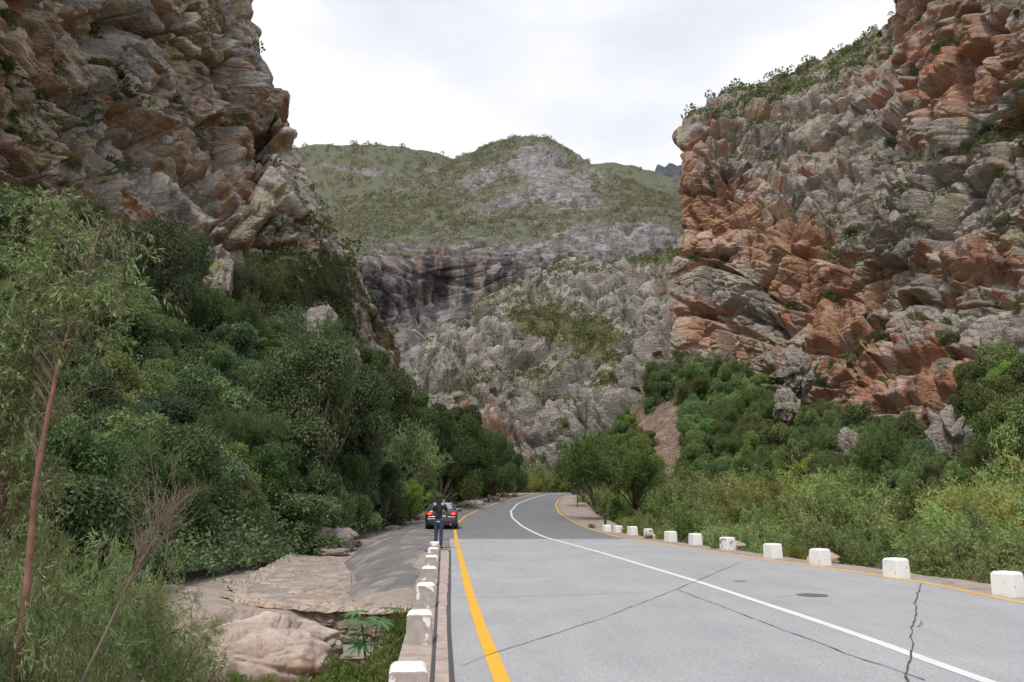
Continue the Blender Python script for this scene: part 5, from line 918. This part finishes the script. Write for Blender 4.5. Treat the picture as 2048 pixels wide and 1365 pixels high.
# bare branches
def dead(name, lab, Y, main, r0, seed, ntw, tw, at_from=.45, cat='branch'):
    rng = np.random.RandomState(seed); T = curve(px3(main, Y), 26); base = T[0].copy(); b = Buf(); b.tube(T-base, np.linspace(r0, r0*.3, 26), 7); ax = T[-1]-T[-6]; ax /= np.linalg.norm(ax)
    for _ in range(ntw):
        f = rng.uniform(at_from, 1); q = T[int(f*25)]; d = ax+rdir(rng, 1)[0]*.75; d[2] += .35; d /= np.linalg.norm(d); L_ = tw*rng.uniform(.4, 1.1); t = np.linspace(0, 1, 7)[:, None]
        c_ = rdir(rng, 1)[0]*.25*L_; S_ = q+d*L_*t+c_*t*t; b.tube(S_-base, np.linspace(.006, .0015, 7), 4)
        for _2 in range(4):
            g_ = rng.uniform(.3, 1); q2 = q+d*L_*g_+c_*g_*g_; d2 = d+rdir(rng, 1)[0]*.8; d2 /= np.linalg.norm(d2); b.tube((q2+d2*L_*.4*np.linspace(0, 1, 5)[:, None]-base), np.linspace(.003, .001, 5), 3)
    o = link(name, b.mesh(name), M['twig'], None); o.location = tuple(base); return tag(o, lab, cat)
dead('bare_branch', 'slanting brown branch with a broom of bare twigs in the left foreground', 9.0, [(130, 1440), (175, 1340), (215, 1260), (250, 1180), (275, 1130), (305, 1090), (325, 1040)], .022, 4, 42, .8, .55)
dead('dead_shrub', 'leafless grey shrub arching above the red trunked tree against the cliff', 26, [(240, 640), (235, 560), (225, 500), (240, 460)], .03, 8, 30, 1.6, .3, 'shrub')
dead('dead_shrub', 'leafless twiggy shrub behind the willow shrubs right of the slanting branch', 13, [(330, 1120), (340, 1050), (335, 1010)], .012, 9, 26, .45, .2, 'shrub')
# ------------------------------------------------------------ herbs, grass, castor plant
herb = [leafybush('leafy_herb', 180+k, 2600, .085, rc(rng0, 8, .6, .9, .1, .25, .45), M['grass'], 'x', 'plant', stem=.02, stiff=.5, wl_=.32) for k in range(2)]; protos += herb
for k, (px_, pt, Y, w, b_, lab) in enumerate([(815, 1222, 15.6, .55, .60, 'dark leafy herb against the left wall below the fourth block'), (778, 1262, 14.6, .7, .72, 'leafy herb under the castor plant'), (740, 1300, 13.8, .8, .8, 'leafy herb low in front of the castor plant'), (800, 1290, 13.0, .7, .7, 'yellow green herb against the wall near the nearest block'), (700, 1325, 13.6, .8, .95, 'bright herb left of the wall foot at the bottom'), (765, 1330, 12.6, .8, .9, 'bright herb at the bottom next to the nearest block'), (640, 1338, 13.6, .9, .9, 'small herb at the bottom centre of the gully'), (560, 1345, 13.0, .9, .85, 'low herb sprouting before the folded boulder'), (815, 1200, 17.8, .45, .55, 'herb growing at the foot of the apron wall beside the road wall'), (490, 1340, 12.6, .9, .8, 'tiny herb at the foot of the cream boulder'), (665, 1300, 15.0, .6, .7, 'herb in the crack right of the pale slab')]):
    x = float(at(px_, pt, Y)[0]); x = min(x, float(wallx(Y))-.35); zt = float(at(px_, pt, Y)[2]); z0 = gz(x, Y)-.02; h = (zt-z0)/1.15
    dup(herb[k % 2], (x, Y, z0), rnd.uniform(0, 6.3), (h*w, h*w, h), lab, None, tint(b_*1.0, .0, .05))
def grassmesh(pts, h, w, seed, fan=.5):
    rng = np.random.RandomState(seed); n = len(pts); a = rng.uniform(0, 6.283, n); d = np.stack([np.cos(a)*fan, np.sin(a)*fan, np.ones(n)], -1)*rng.uniform(.6, 1, (n, 1)); hh = h*rng.uniform(.4, 1.1, (n, 1)); s_ = np.stack([-np.sin(a), np.cos(a), 0*a], -1)*w
    V = []; 
    for f, q in ((0, 1), (.5, .8), (1, .05)): c = pts+d*hh*f+np.stack([np.cos(a)*f*f, np.sin(a)*f*f, -.3*f*f+0*a], -1)*hh*.35; V += [c-s_*q/2, c+s_*q/2]
    V = np.stack(V, 1).reshape(-1, 3); i = np.arange(n)[:, None]*6; Q = np.concatenate([i+np.array([[0, 1, 3, 2]]), i+np.array([[2, 3, 5, 4]])], 0); return V, Q, np.repeat(rng.uniform(size=n), 6)
rng = np.random.RandomState(31); n = 26000; Yv = rng.uniform(8, 18.5, n); Xv = wallx(Yv)-.2-rng.uniform(0, 1, n)**1.3*6.5; keep = fbm(np.stack([Xv, Yv, 0*Xv], -1)*.9, 3, 2) > np.where(Xv > wallx(Yv)-2.4, .34, .52); Xv, Yv = Xv[keep], Yv[keep]
V, Q, rv = grassmesh(np.stack([Xv, Yv, zleft(Xv, Yv)-.02], -1), .34, .012, 4); gs = link('grass', npmesh('grass', V, Q, False, {'rnd': rv}), M['grass']); tag(gs, 'green grass growing on the gully floor between the boulders and the wall', 'grass', None, 'stuff'); gs.color = (.8, .8, .8, 1)
n = 26000; Yv = rng.uniform(12, 60, n); e = rng.uniform(0, 1, n)**1.2*7; Xv = fR(Yv)+shW(Yv)+.9+e; keep = fbm(np.stack([Xv, Yv, 0*Xv], -1)*.7, 3, 7) > .47; Xv, Yv = Xv[keep], Yv[keep]
V, Q, rv = grassmesh(np.stack([Xv, Yv, zright(Xv, Yv)-.02], -1), .4, .02, 6); gs = link('grass', npmesh('grass', V, Q, False, {'rnd': rv}), M['grass']); tag(gs, 'thin grass at the edge of the riverbed below the right verge', 'grass', None, 'stuff'); gs.color = (.8, .75, .7, 1)
for px_, py_, h, lab in ((1184, 1056, .42, 'green grass tuft on the verge left of the farthest block'), (1252, 1066, .42, 'grass tuft between the two farthest right blocks'), (1288, 1072, .42, 'grass tuft just left of the broken block'), (1299, 1077, .3, 'small grass tuft in front of the broken block'), (1434, 1097, .22, 'grass tuft beside the small white stone')):
    q = np.array(ong(px_, py_)); V, Q, rv = grassmesh(np.random.RandomState(int(px_)).normal(size=(160, 3))*np.array([.09, .09, 0]), h, .018, int(px_), .4)
    o = link('grass_tuft', npmesh('grass_tuft', V, Q, False, {'rnd': rv}), M['grass']); o.location = (q[0], q[1]+.25, q[2]-.02); tag(o, lab, 'grass tuft')
def palmate(R_, lobes=8):
    bm = bmesh.new(); c = bm.verts.new((0, 0, 0)); ring = []
    for k in range(lobes):
        a = (k-(lobes-1)/2)*R(300/lobes)+R(90); l = R_*(1-.05*abs(k-(lobes-1)/2)); w = R(300/lobes)*.5
        for f, da, dz in ((.35, -w, .01), (.72, -w*.45, -.03), (1, 0, -.16), (.72, w*.45, -.03)): ring.append(bm.verts.new((l*f*math.cos(a+da), l*f*math.sin(a+da), R_*dz)))
    for k in range(len(ring)-1): bm.faces.new([c, ring[k], ring[k+1]])
    return bm
M['castor'] = leafmat('big glossy castor leaves', (.10, .21, .08), (.16, .30, .14), .3, .35)
x0 = float(at(742, 1260, 15.6)[0]); z0 = gz(x0, 15.6); cr = empty('castor_plant', (x0, 15.6, z0), label='castor oil plant with large star shaped leaves in front of the apron wall', cat='plant'); bS = Buf(); rng = np.random.RandomState(2)
for k in range(13):
    a = k*2.4+.4; hh = rng.uniform(.6, 1.45) if k > 3 else 1.62-.08*k; rr = rng.uniform(.15, .55); tip = np.array([rr*math.cos(a), rr*math.sin(a), hh]); t = np.linspace(0, 1, 6)[:, None]; bS.tube(tip*np.array([.1, .1, .6])*(1-t)*t*2+tip*t**1.1, np.linspace(.012, .006, 6), 5)
    bm = palmate(rng.uniform(.27, .38)); o = bmo('leaf', bm, M['castor'], cr); o.location = tip; o.rotation_euler = (rng.uniform(-.5, .3), rng.uniform(-.4, .4), a-math.pi/2); at_ = o.data.attributes.new('rnd', 'FLOAT', 'POINT'); at_.data.foreach_set('value', np.full(len(o.data.vertices), rng.uniform(), np.float32))
link('stems', bS.mesh('stems'), M['bark'], cr)
# ------------------------------------------------------------ signs
M['blk'] = plain('dark painted sign', (.035, .037, .042), .5); M['post'] = plain('dark wooden post', (.05, .045, .04), .8); M['signw'] = plain('white sign face', (.8, .8, .78), .5)
def sign(loc, lab, w, h, hz, rz, face, post, cat='sign'):
    t = empty('road_sign', loc, rz, lab, cat); bm = bmesh.new(); boxm(bm, -w/2, w/2, -.02, .02, hz-h/2, hz+h/2, bev=.008); bmo('sign_board', bm, face, t); b = Buf(); b.tube([(0, .05, -.3), (0, .05, hz)], .045, 8); link('post', b.mesh('post'), post, t)
q = ong(1155, 1014); sign((q[0], q[1], q[2]), 'dark rectangular sign board on a post on the verge inside the bend', 1.15, .42, 1.35, .05, M['blk'], M['post'])
q = at(1089, 978, 112); sign((float(q[0]), 112, float(q[2])-.9), 'small white square sign at the far end of the bend', .42, .42, .9, 0, M['signw'], M['post'])
q = ong(1212, 1054); t = empty('sign_post', (q[0], q[1]+.3, q[2]), label='thick black post standing behind the farthest right block, its top in leaves', cat='post'); b = Buf(); b.tube([(0, 0, -.2), (0, 0, 1.9)], .075, 8); link('post', b.mesh('post'), M['blk'], t); bm = bmesh.new(); boxm(bm, -.13, .13, -.3, .3, 1.3, 1.95, bev=.01); bmo('sign_board', bm, M['blk'], t)
# ------------------------------------------------------------ parked car
M['paintc'] = plain('dark grey metallic car paint', (.045, .045, .048), .28, .6, .8, .04)
def glassmat(name, col, r=.05):
    m, t, b, o = newmat(name); b.inputs['Base Color'].default_value = c4(col); b.inputs['Roughness'].default_value = r; b.inputs['Specular IOR Level'].default_value = .9; b.inputs['Coat Weight'].default_value = 1; return m
M['glass'] = glassmat('tinted car window', (.30, .33, .37), .12); M['glass'].node_tree.nodes['Principled BSDF'].inputs['Metallic'].default_value = .75; M['rubber'] = plain('tyre rubber', (.02, .02, .02), .85); M['chrome'] = plain('bright trim', (.65, .65, .66), .25, .9, 0, .03); M['plast'] = plain('black plastic', (.015, .015, .016), .5)
m, t_, b_, o_ = newmat('lit tail lamp'); b_.inputs['Base Color'].default_value = (.5, .02, .01, 1); b_.inputs['Roughness'].default_value = .15; b_.inputs['Emission Color'].default_value = (1, .06, .02, 1); b_.inputs['Emission Strength'].default_value = .22; M['tail'] = m
m, t_, b_, o_ = newmat('glowing lamp centre'); b_.inputs['Base Color'].default_value = (.9, .2, .05, 1); b_.inputs['Emission Color'].default_value = (1, .22, .05, 1); b_.inputs['Emission Strength'].default_value = .9; M['lamp'] = m
qc = ong(882, 1060); car = empty('parked_car', (qc[0], qc[1]+.1, qc[2]+.012), R(3), 'dark grey sedan with lit red tail lamps parked on the left shoulder', 'car')
HW = .91
def loft(secs, close=True):             # half sections (x, z) along y, mirrored
    bm = bmesh.new(); rows = []
    for y, pts in secs:
        full = [(x, z) for x, z in pts]+[(-x, z) for x, z in reversed(pts)]; rows.append([bm.verts.new((x, y, z)) for x, z in full])
    n = len(rows[0])
    for a, b in zip(rows, rows[1:]):
        for k in range(n): bm.faces.new([a[k], a[(k+1) % n], b[(k+1) % n], b[k]])
    if close: bm.faces.new(rows[0][::-1]); bm.faces.new(rows[-1])
    return bm
def sec(w, zb, zbelt, ztop, inset=.10): return [(w*.45, zb-.02), (w*.90, zb), (w*.985, zb+.10), (w, zb+.28), (w*.995, zbelt-.12), (w*.965, zbelt-.02), (w-inset-.04, ztop-.01), (w*.4, ztop+.015)]
body = loft([(-.02, sec(.80, .34, .90, .98, .16)), (.05, sec(.875, .27, .93, 1.03, .13)), (.25, sec(.90, .23, .95, 1.06)), (.75, sec(HW, .22, .96, 1.05)), (1.5, sec(HW, .20, .95, .97)), (2.6, sec(HW, .20, .93, .95)), (3.4, sec(HW, .20, .90, .96)), (3.9, sec(.90, .21, .86, .92)), (4.35, sec(.87, .24, .76, .82)), (4.62, sec(.76, .30, .66, .70, .16)), (4.70, sec(.66, .36, .58, .60, .2))])
bo = bmo('body', body, M['paintc'], car, True); md = bo.modifiers.new('sub', 'SUBSURF'); md.levels = 2; md.render_levels = 2
def gsec(wb, wt, zb, zt): return [(wb*.5, zb), (wb, zb), (wb*.97+wt*.03, zb+.05), (wt*.75+wb*.25, zb+(zt-zb)*.72), (wt, zt-.05), (wt*.86, zt-.005), (wt*.4, zt+.012)]
cab = loft([(.42, gsec(.70, .68, .92, 1.02)), (.55, gsec(.80, .70, .92, 1.10)), (1.15, gsec(.84, .61, .90, 1.43)), (1.45, gsec(.845, .60, .88, 1.47)), (2.2, gsec(.845, .60, .88, 1.475)), (2.6, gsec(.84, .60, .88, 1.44)), (3.35, gsec(.80, .68, .88, 1.03)), (3.5, gsec(.74, .66, .86, .94))])
co = bmo('roof', cab, M['paintc'], car, True); md = co.modifiers.new('sub', 'SUBSURF'); md.levels = 2; md.render_levels = 2
def quadpatch(name, pts, mat, parent, thick=.012, n=8, bulge=.03, nrm=(0, -1, 0)):
    a, b, c, d = [np.array(p, float) for p in pts]; u = np.linspace(0, 1, n)[None, :, None]; v = np.linspace(0, 1, n)[:, None, None]; P = (a*(1-u)+b*u)*(1-v)+(d*(1-u)+c*u)*v; P = P+np.array(nrm)*bulge*(4*u*(1-u))
    o = link(name, npmesh(name, P, gridq(n, n), True), mat, parent); md = o.modifiers.new('so', 'SOLIDIFY'); md.thickness = thick; md.offset = 0; return o
def g_z(y): return np.interp(y, [.42, .55, 1.15, 1.45], [1.02, 1.10, 1.43, 1.47])
quadpatch('rear_window', [(-.66, .50, 1.085), (.66, .50, 1.085), (.535, 1.08, 1.425), (-.535, 1.08, 1.425)], M['glass'], car, bulge=.03, nrm=(0, -.6, .55))
quadpatch('windscreen', [(.66, 3.28, 1.09), (-.66, 3.28, 1.09), (-.53, 2.68, 1.43), (.53, 2.68, 1.43)], M['glass'], car, bulge=.05, nrm=(0, .5, .8))
for s in (-1, 1):
    quadpatch('side_window', [(s*.845, .95, .99), (s*.85, 1.75, .98), (s*.665, 1.75, 1.40), (s*.68, 1.22, 1.38)], M['glass'], car, bulge=.01, nrm=(s, 0, .2)); quadpatch('side_window', [(s*.85, 1.82, .98), (s*.83, 2.95, .97), (s*.675, 2.52, 1.38), (s*.665, 1.82, 1.40)], M['glass'], car, bulge=.01, nrm=(s, 0, .2))
    tl = quadpatch('tail_light', [(s*.50, -.035, .80), (s*.83, .045, .79), (s*.83, .05, .95), (s*.50, -.02, .93)], M['tail'], car, .03, bulge=.015); quadpatch('lamp_glow', [(s*.58, -.075, .81), (s*.73, -.045, .81), (s*.73, -.04, .87), (s*.58, -.07, .87)], M['lamp'], tl, .02, 4, .01)
    quadpatch('trim', [(s*.30, -.075, .645), (s*.80, -.0, .64), (s*.80, -.0, .70), (s*.30, -.075, .71)], M['chrome'], car, .012, 6, .01)
    quadpatch('headlight', [(s*.55, 4.655, .60), (s*.80, 4.50, .62), (s*.81, 4.44, .72), (s*.52, 4.60, .69)], M['chrome'], car, .03, 5, .01, (0, 1, 0))
    bm = bmesh.new(); boxm(bm, -.10, .10, -.05, .05, -.06, .06, bev=.03); mo = bmo('wing_mirror', bm, M['plast'], car, True); mo.location = (s*.985, 2.75, 1.0); bm = bmesh.new(); boxm(bm, -.07, .07, -.02, .02, -.02, .02); st = bmo('mirror_arm', bm, M['plast'], mo); st.location = (-s*.10, .01, -.03)
    for y in (.92, 3.72):
        w_ = empty('wheel', (s*.80, y, .315)); w_.parent = car; bm = bmesh.new()
        prof = [(.20, -.09), (.29, -.10), (.312, -.075), (.315, 0), (.312, .075), (.29, .10), (.20, .09)]; rows = [[bm.verts.new((x_, r_*math.cos(a), r_*math.sin(a))) for a in np.linspace(0, 2*math.pi, 29)[:-1]] for r_, x_ in prof]
        for A_, B_ in zip(rows, rows[1:]):
            for k in range(28): bm.faces.new([A_[k], A_[(k+1) % 28], B_[(k+1) % 28], B_[k]])
        bmo('tyre', bm, M['rubber'], w_, True); bm = bmesh.new(); bmesh.ops.create_cone(bm, cap_ends=True, segments=28, radius1=.205, radius2=.17, depth=.06, matrix=Matrix.Rotation(R(90)*s, 4, 'Y') @ Matrix.Translation((0, 0, .07)))
        for k in range(5): boxm(bm, s*.09-.01, s*.09+.01, -.02, .02, .03, .18, bev=.005); bmesh.ops.rotate(bm, verts=bm.verts[-8:], cent=(0, 0, 0), matrix=Matrix.Rotation(k*2*math.pi/5, 3, 'X'))
        bmo('rim', bm, M['chrome'], w_)
bm = bmesh.new(); boxm(bm, -.80, .80, -.055, .10, .30, .60, bev=.05); bmo('rear_bumper', bm, M['paintc'], car, True)
bm = bmesh.new(); boxm(bm, -.58, .58, -.07, .02, .235, .345, bev=.02); bmo('lower_grille', bm, M['plast'], car); bm = bmesh.new(); boxm(bm, -.255, .255, -.075, -.05, .66, .775, bev=.006); bmo('number_plate', bm, plain('pale number plate', (.42, .42, .40), .5), car)
bm = bmesh.new(); bmesh.ops.create_cone(bm, cap_ends=True, segments=24, radius1=.062, radius2=.058, depth=.025, matrix=Matrix.Translation((0, -.045, .875)) @ Matrix.Rotation(R(90), 4, 'X')); bd = bmo('badge', bm, M['chrome'], car)
b = Buf()
for pts in ([(-.035, .905), (-.012, .855), (0, .885), (.012, .855), (.035, .905)], [(-.012, .91), (0, .89), (.012, .91)]): b.tube([(x_, -.062, z_) for x_, z_ in pts], .005, 5)
link('badge_mark', b.mesh('m'), M['plast'], bd)
bm = bmesh.new(); bmesh.ops.create_cone(bm, cap_ends=True, segments=16, radius1=.035, radius2=.035, depth=.16, matrix=Matrix.Translation((.52, -.03, .27)) @ Matrix.Rotation(R(90), 4, 'X')); bmo('exhaust_pipe', bm, M['chrome'], car)
bm = bmesh.new(); boxm(bm, -.78, .78, .3, 4.4, .17, .30); bmo('underbody', bm, M['plast'], car)
# ------------------------------------------------------------ person photographing, seen from behind
def skin(name, nodes, edges, mat, parent, root=0, sub=2):
    """nodes: (x, y, z, rx, ry)"""
    me = bpy.data.meshes.new(name); me.from_pydata([n[:3] for n in nodes], edges, []); o = link(name, me, mat, parent); md = o.modifiers.new('skin', 'SKIN'); md.use_smooth_shade = True
    if not me.skin_vertices: bpy.context.view_layer.update()
    for k, v in enumerate(me.skin_vertices[0].data): v.radius = (nodes[k][3], nodes[k][4] if len(nodes[k]) > 4 else nodes[k][3]); v.use_root = (k == root)
    md = o.modifiers.new('sub', 'SUBSURF'); md.levels = sub; md.render_levels = sub; return o
M['skin'] = plain('skin', (.42, .24, .16), .55, var=.05); M['top'] = plain('black knitted top', (.012, .012, .015), .9, var=.2); M['jeans'] = plain('dark blue jeans', (.035, .05, .085), .9, var=.3, sc=20); M['hair'] = plain('long black hair', (.012, .009, .008), .5, var=.4, sc=30); M['shirt'] = plain('white shirt hem', (.65, .68, .75), .9); M['shoe'] = plain('dark shoe', (.02, .02, .022), .6)
qp = ong(876, 1099); pe = empty('person', (qp[0], qp[1]+.15, qp[2]+.012), R(-4), 'person with long black hair in black top and jeans photographing with raised arms', 'person')
# facing +y; x right.  height 1.66
Bn = [(0, 0, .93, .125, .095), (0, .0, 1.08, .105, .08), (0, .01, 1.24, .125, .085), (0, .0, 1.37, .10, .07), (0, .015, 1.44, .045, .045), (0, .035, 1.50, .048, .05), (0, .045, 1.575, .070, .085), (0, .045, 1.63, .055, .07),
      (.165, .0, 1.37, .048), (.255, .12, 1.24, .036), (.15, .30, 1.46, .026), (.115, .33, 1.515, .022),
      (-.165, .0, 1.37, .048), (-.215, .17, 1.23, .036), (-.065, .31, 1.44, .026), (-.045, .335, 1.50, .022),
      (.085, 0, .86, .085), (.085, .01, .50, .052), (.088, -.02, .28, .048), (.09, -.01, .08, .034), (.095, .10, .035, .034), (.098, .17, .025, .026),
      (-.085, 0, .86, .085), (-.09, .04, .50, .052), (-.10, .03, .28, .048), (-.105, .02, .08, .034), (-.115, .13, .035, .034), (-.12, .20, .025, .026)]
Be = [(0, 1), (1, 2), (2, 3), (3, 4), (4, 5), (5, 6), (6, 7), (3, 8), (8, 9), (9, 10), (10, 11), (3, 12), (12, 13), (13, 14), (14, 15), (0, 16), (16, 17), (17, 18), (18, 19), (19, 20), (20, 21), (0, 22), (22, 23), (23, 24), (24, 25), (25, 26), (26, 27)]
n0 = len(Bn)                            # nose, ears; hands with four fingers and a thumb each, closed round the camera
Bn += [(0, .135, 1.565, .014), (.078, .04, 1.575, .014), (-.078, .04, 1.575, .014)]; Be += [(6, n0), (6, n0+1), (6, n0+2)]
for s, w_ in ((1, 11), (-1, 15)):
    wx, wy, wz = Bn[w_][:3]; kx = len(Bn); Bn.append((wx-s*.005, wy+.03, wz+.055, .026, .016)); Be.append((w_, kx))
    for f, (dz, ln) in enumerate(((.045, .034), (.026, .038), (.006, .036), (-.014, .028))):
        a = len(Bn); Bn += [(wx+s*.004, wy+.058, wz+.055+dz*.8, .0085), (wx-s*.024, wy+.072, wz+.058+dz*.8, .008), (wx-s*(.024+ln), wy+.064, wz+.056+dz*.8, .007)]; Be += [(kx, a), (a, a+1), (a+1, a+2)]
    a = len(Bn); Bn += [(wx-s*.022, wy+.012, wz+.045, .010), (wx-s*.045, wy+.012, wz+.062, .0085)]; Be += [(kx, a), (a, a+1)]
skin('body', Bn, Be, M['skin'], pe)
def grow(ids, g, extra=None):
    m_ = {k: i for i, k in enumerate(ids)}; nn_ = []
    for k in ids: r_ = Bn[k][3:]; r_ = r_ if len(r_) == 2 else (r_[0], r_[0]); nn_.append(tuple(Bn[k][:3])+(r_[0]+g, r_[1]+g))
    return nn_, [(m_[a], m_[b]) for a, b in Be if a in m_ and b in m_]
n_1, e_1 = grow([0, 1, 2, 3, 8, 9, 10, 12, 13, 14], .016); n_1[0] = (0, 0, .90, .165, .14); o = skin('top', n_1, e_1, M['top'], pe)
n_1, e_1 = grow([0, 16, 17, 18, 19, 22, 23, 24, 25], .012); n_1[0] = (0, -.01, .93, .138, .115); n_1.append((0, 0, 1.02, .13, .105)); e_1.append((0, len(n_1)-1)); skin('jeans', n_1, e_1, M['jeans'], pe)
skin('shirt_hem', [(0, 0, .93, .150, .124), (0, 0, .845, .165, .14)], [(0, 1)], M['shirt'], pe)
for i_ in (19, 25): skin('shoe', [tuple(Bn[i_][:2])+(.055, .045), tuple(Bn[i_+1][:3])+(.042,), tuple(Bn[i_+2][:3])+(.034,)], [(0, 1), (1, 2)], M['shoe'], pe)
skin('hair', [(0, .02, 1.66, .06, .065), (0, .015, 1.58, .093, .10), (0, -.03, 1.48, .085, .06), (.0, -.06, 1.36, .095, .045), (.01, -.085, 1.25, .075, .03), (.0, -.09, 1.16, .035, .018)], [(0, 1), (1, 2), (2, 3), (3, 4), (4, 5)], M['hair'], pe, root=1)
for s in (-1, 1):
    bm = bmesh.new(); bmesh.ops.create_uvsphere(bm, u_segments=10, v_segments=8, radius=.011); e_ = bmo('eye', bm, M['shirt'], pe, True); e_.location = (s*.03, .122, 1.59)
bm = bmesh.new(); boxm(bm, -.022, .022, -.004, .004, -.004, .004, bev=.003); mo = bmo('mouth', bm, plain('lips', (.35, .12, .1), .5), pe); mo.location = (0, .122, 1.535)
ce = pe.matrix_basis @ Vector((.035, .39, 1.565))
bm = bmesh.new(); boxm(bm, -.055, .055, -.018, .018, -.035, .035, bev=.008); cb = bmo('camera', bm, M['plast']); cb.location = ce; cb.rotation_euler = (.15, 0, R(-4)); tag(cb, 'small dark camera held up in both hands by the person', 'camera')
bm = bmesh.new(); bmesh.ops.create_cone(bm, cap_ends=True, segments=20, radius1=.026, radius2=.024, depth=.035, matrix=Matrix.Translation((0, .03, 0)) @ Matrix.Rotation(R(90), 4, 'X')); bmo('lens', bm, M['blk'], cb)
bm = bmesh.new(); boxm(bm, -.035, .035, -.021, -.017, -.024, .024); bmo('screen', bm, M['glass'], cb)
# the prototypes themselves are not part of the place
for p in protos: drop(p)
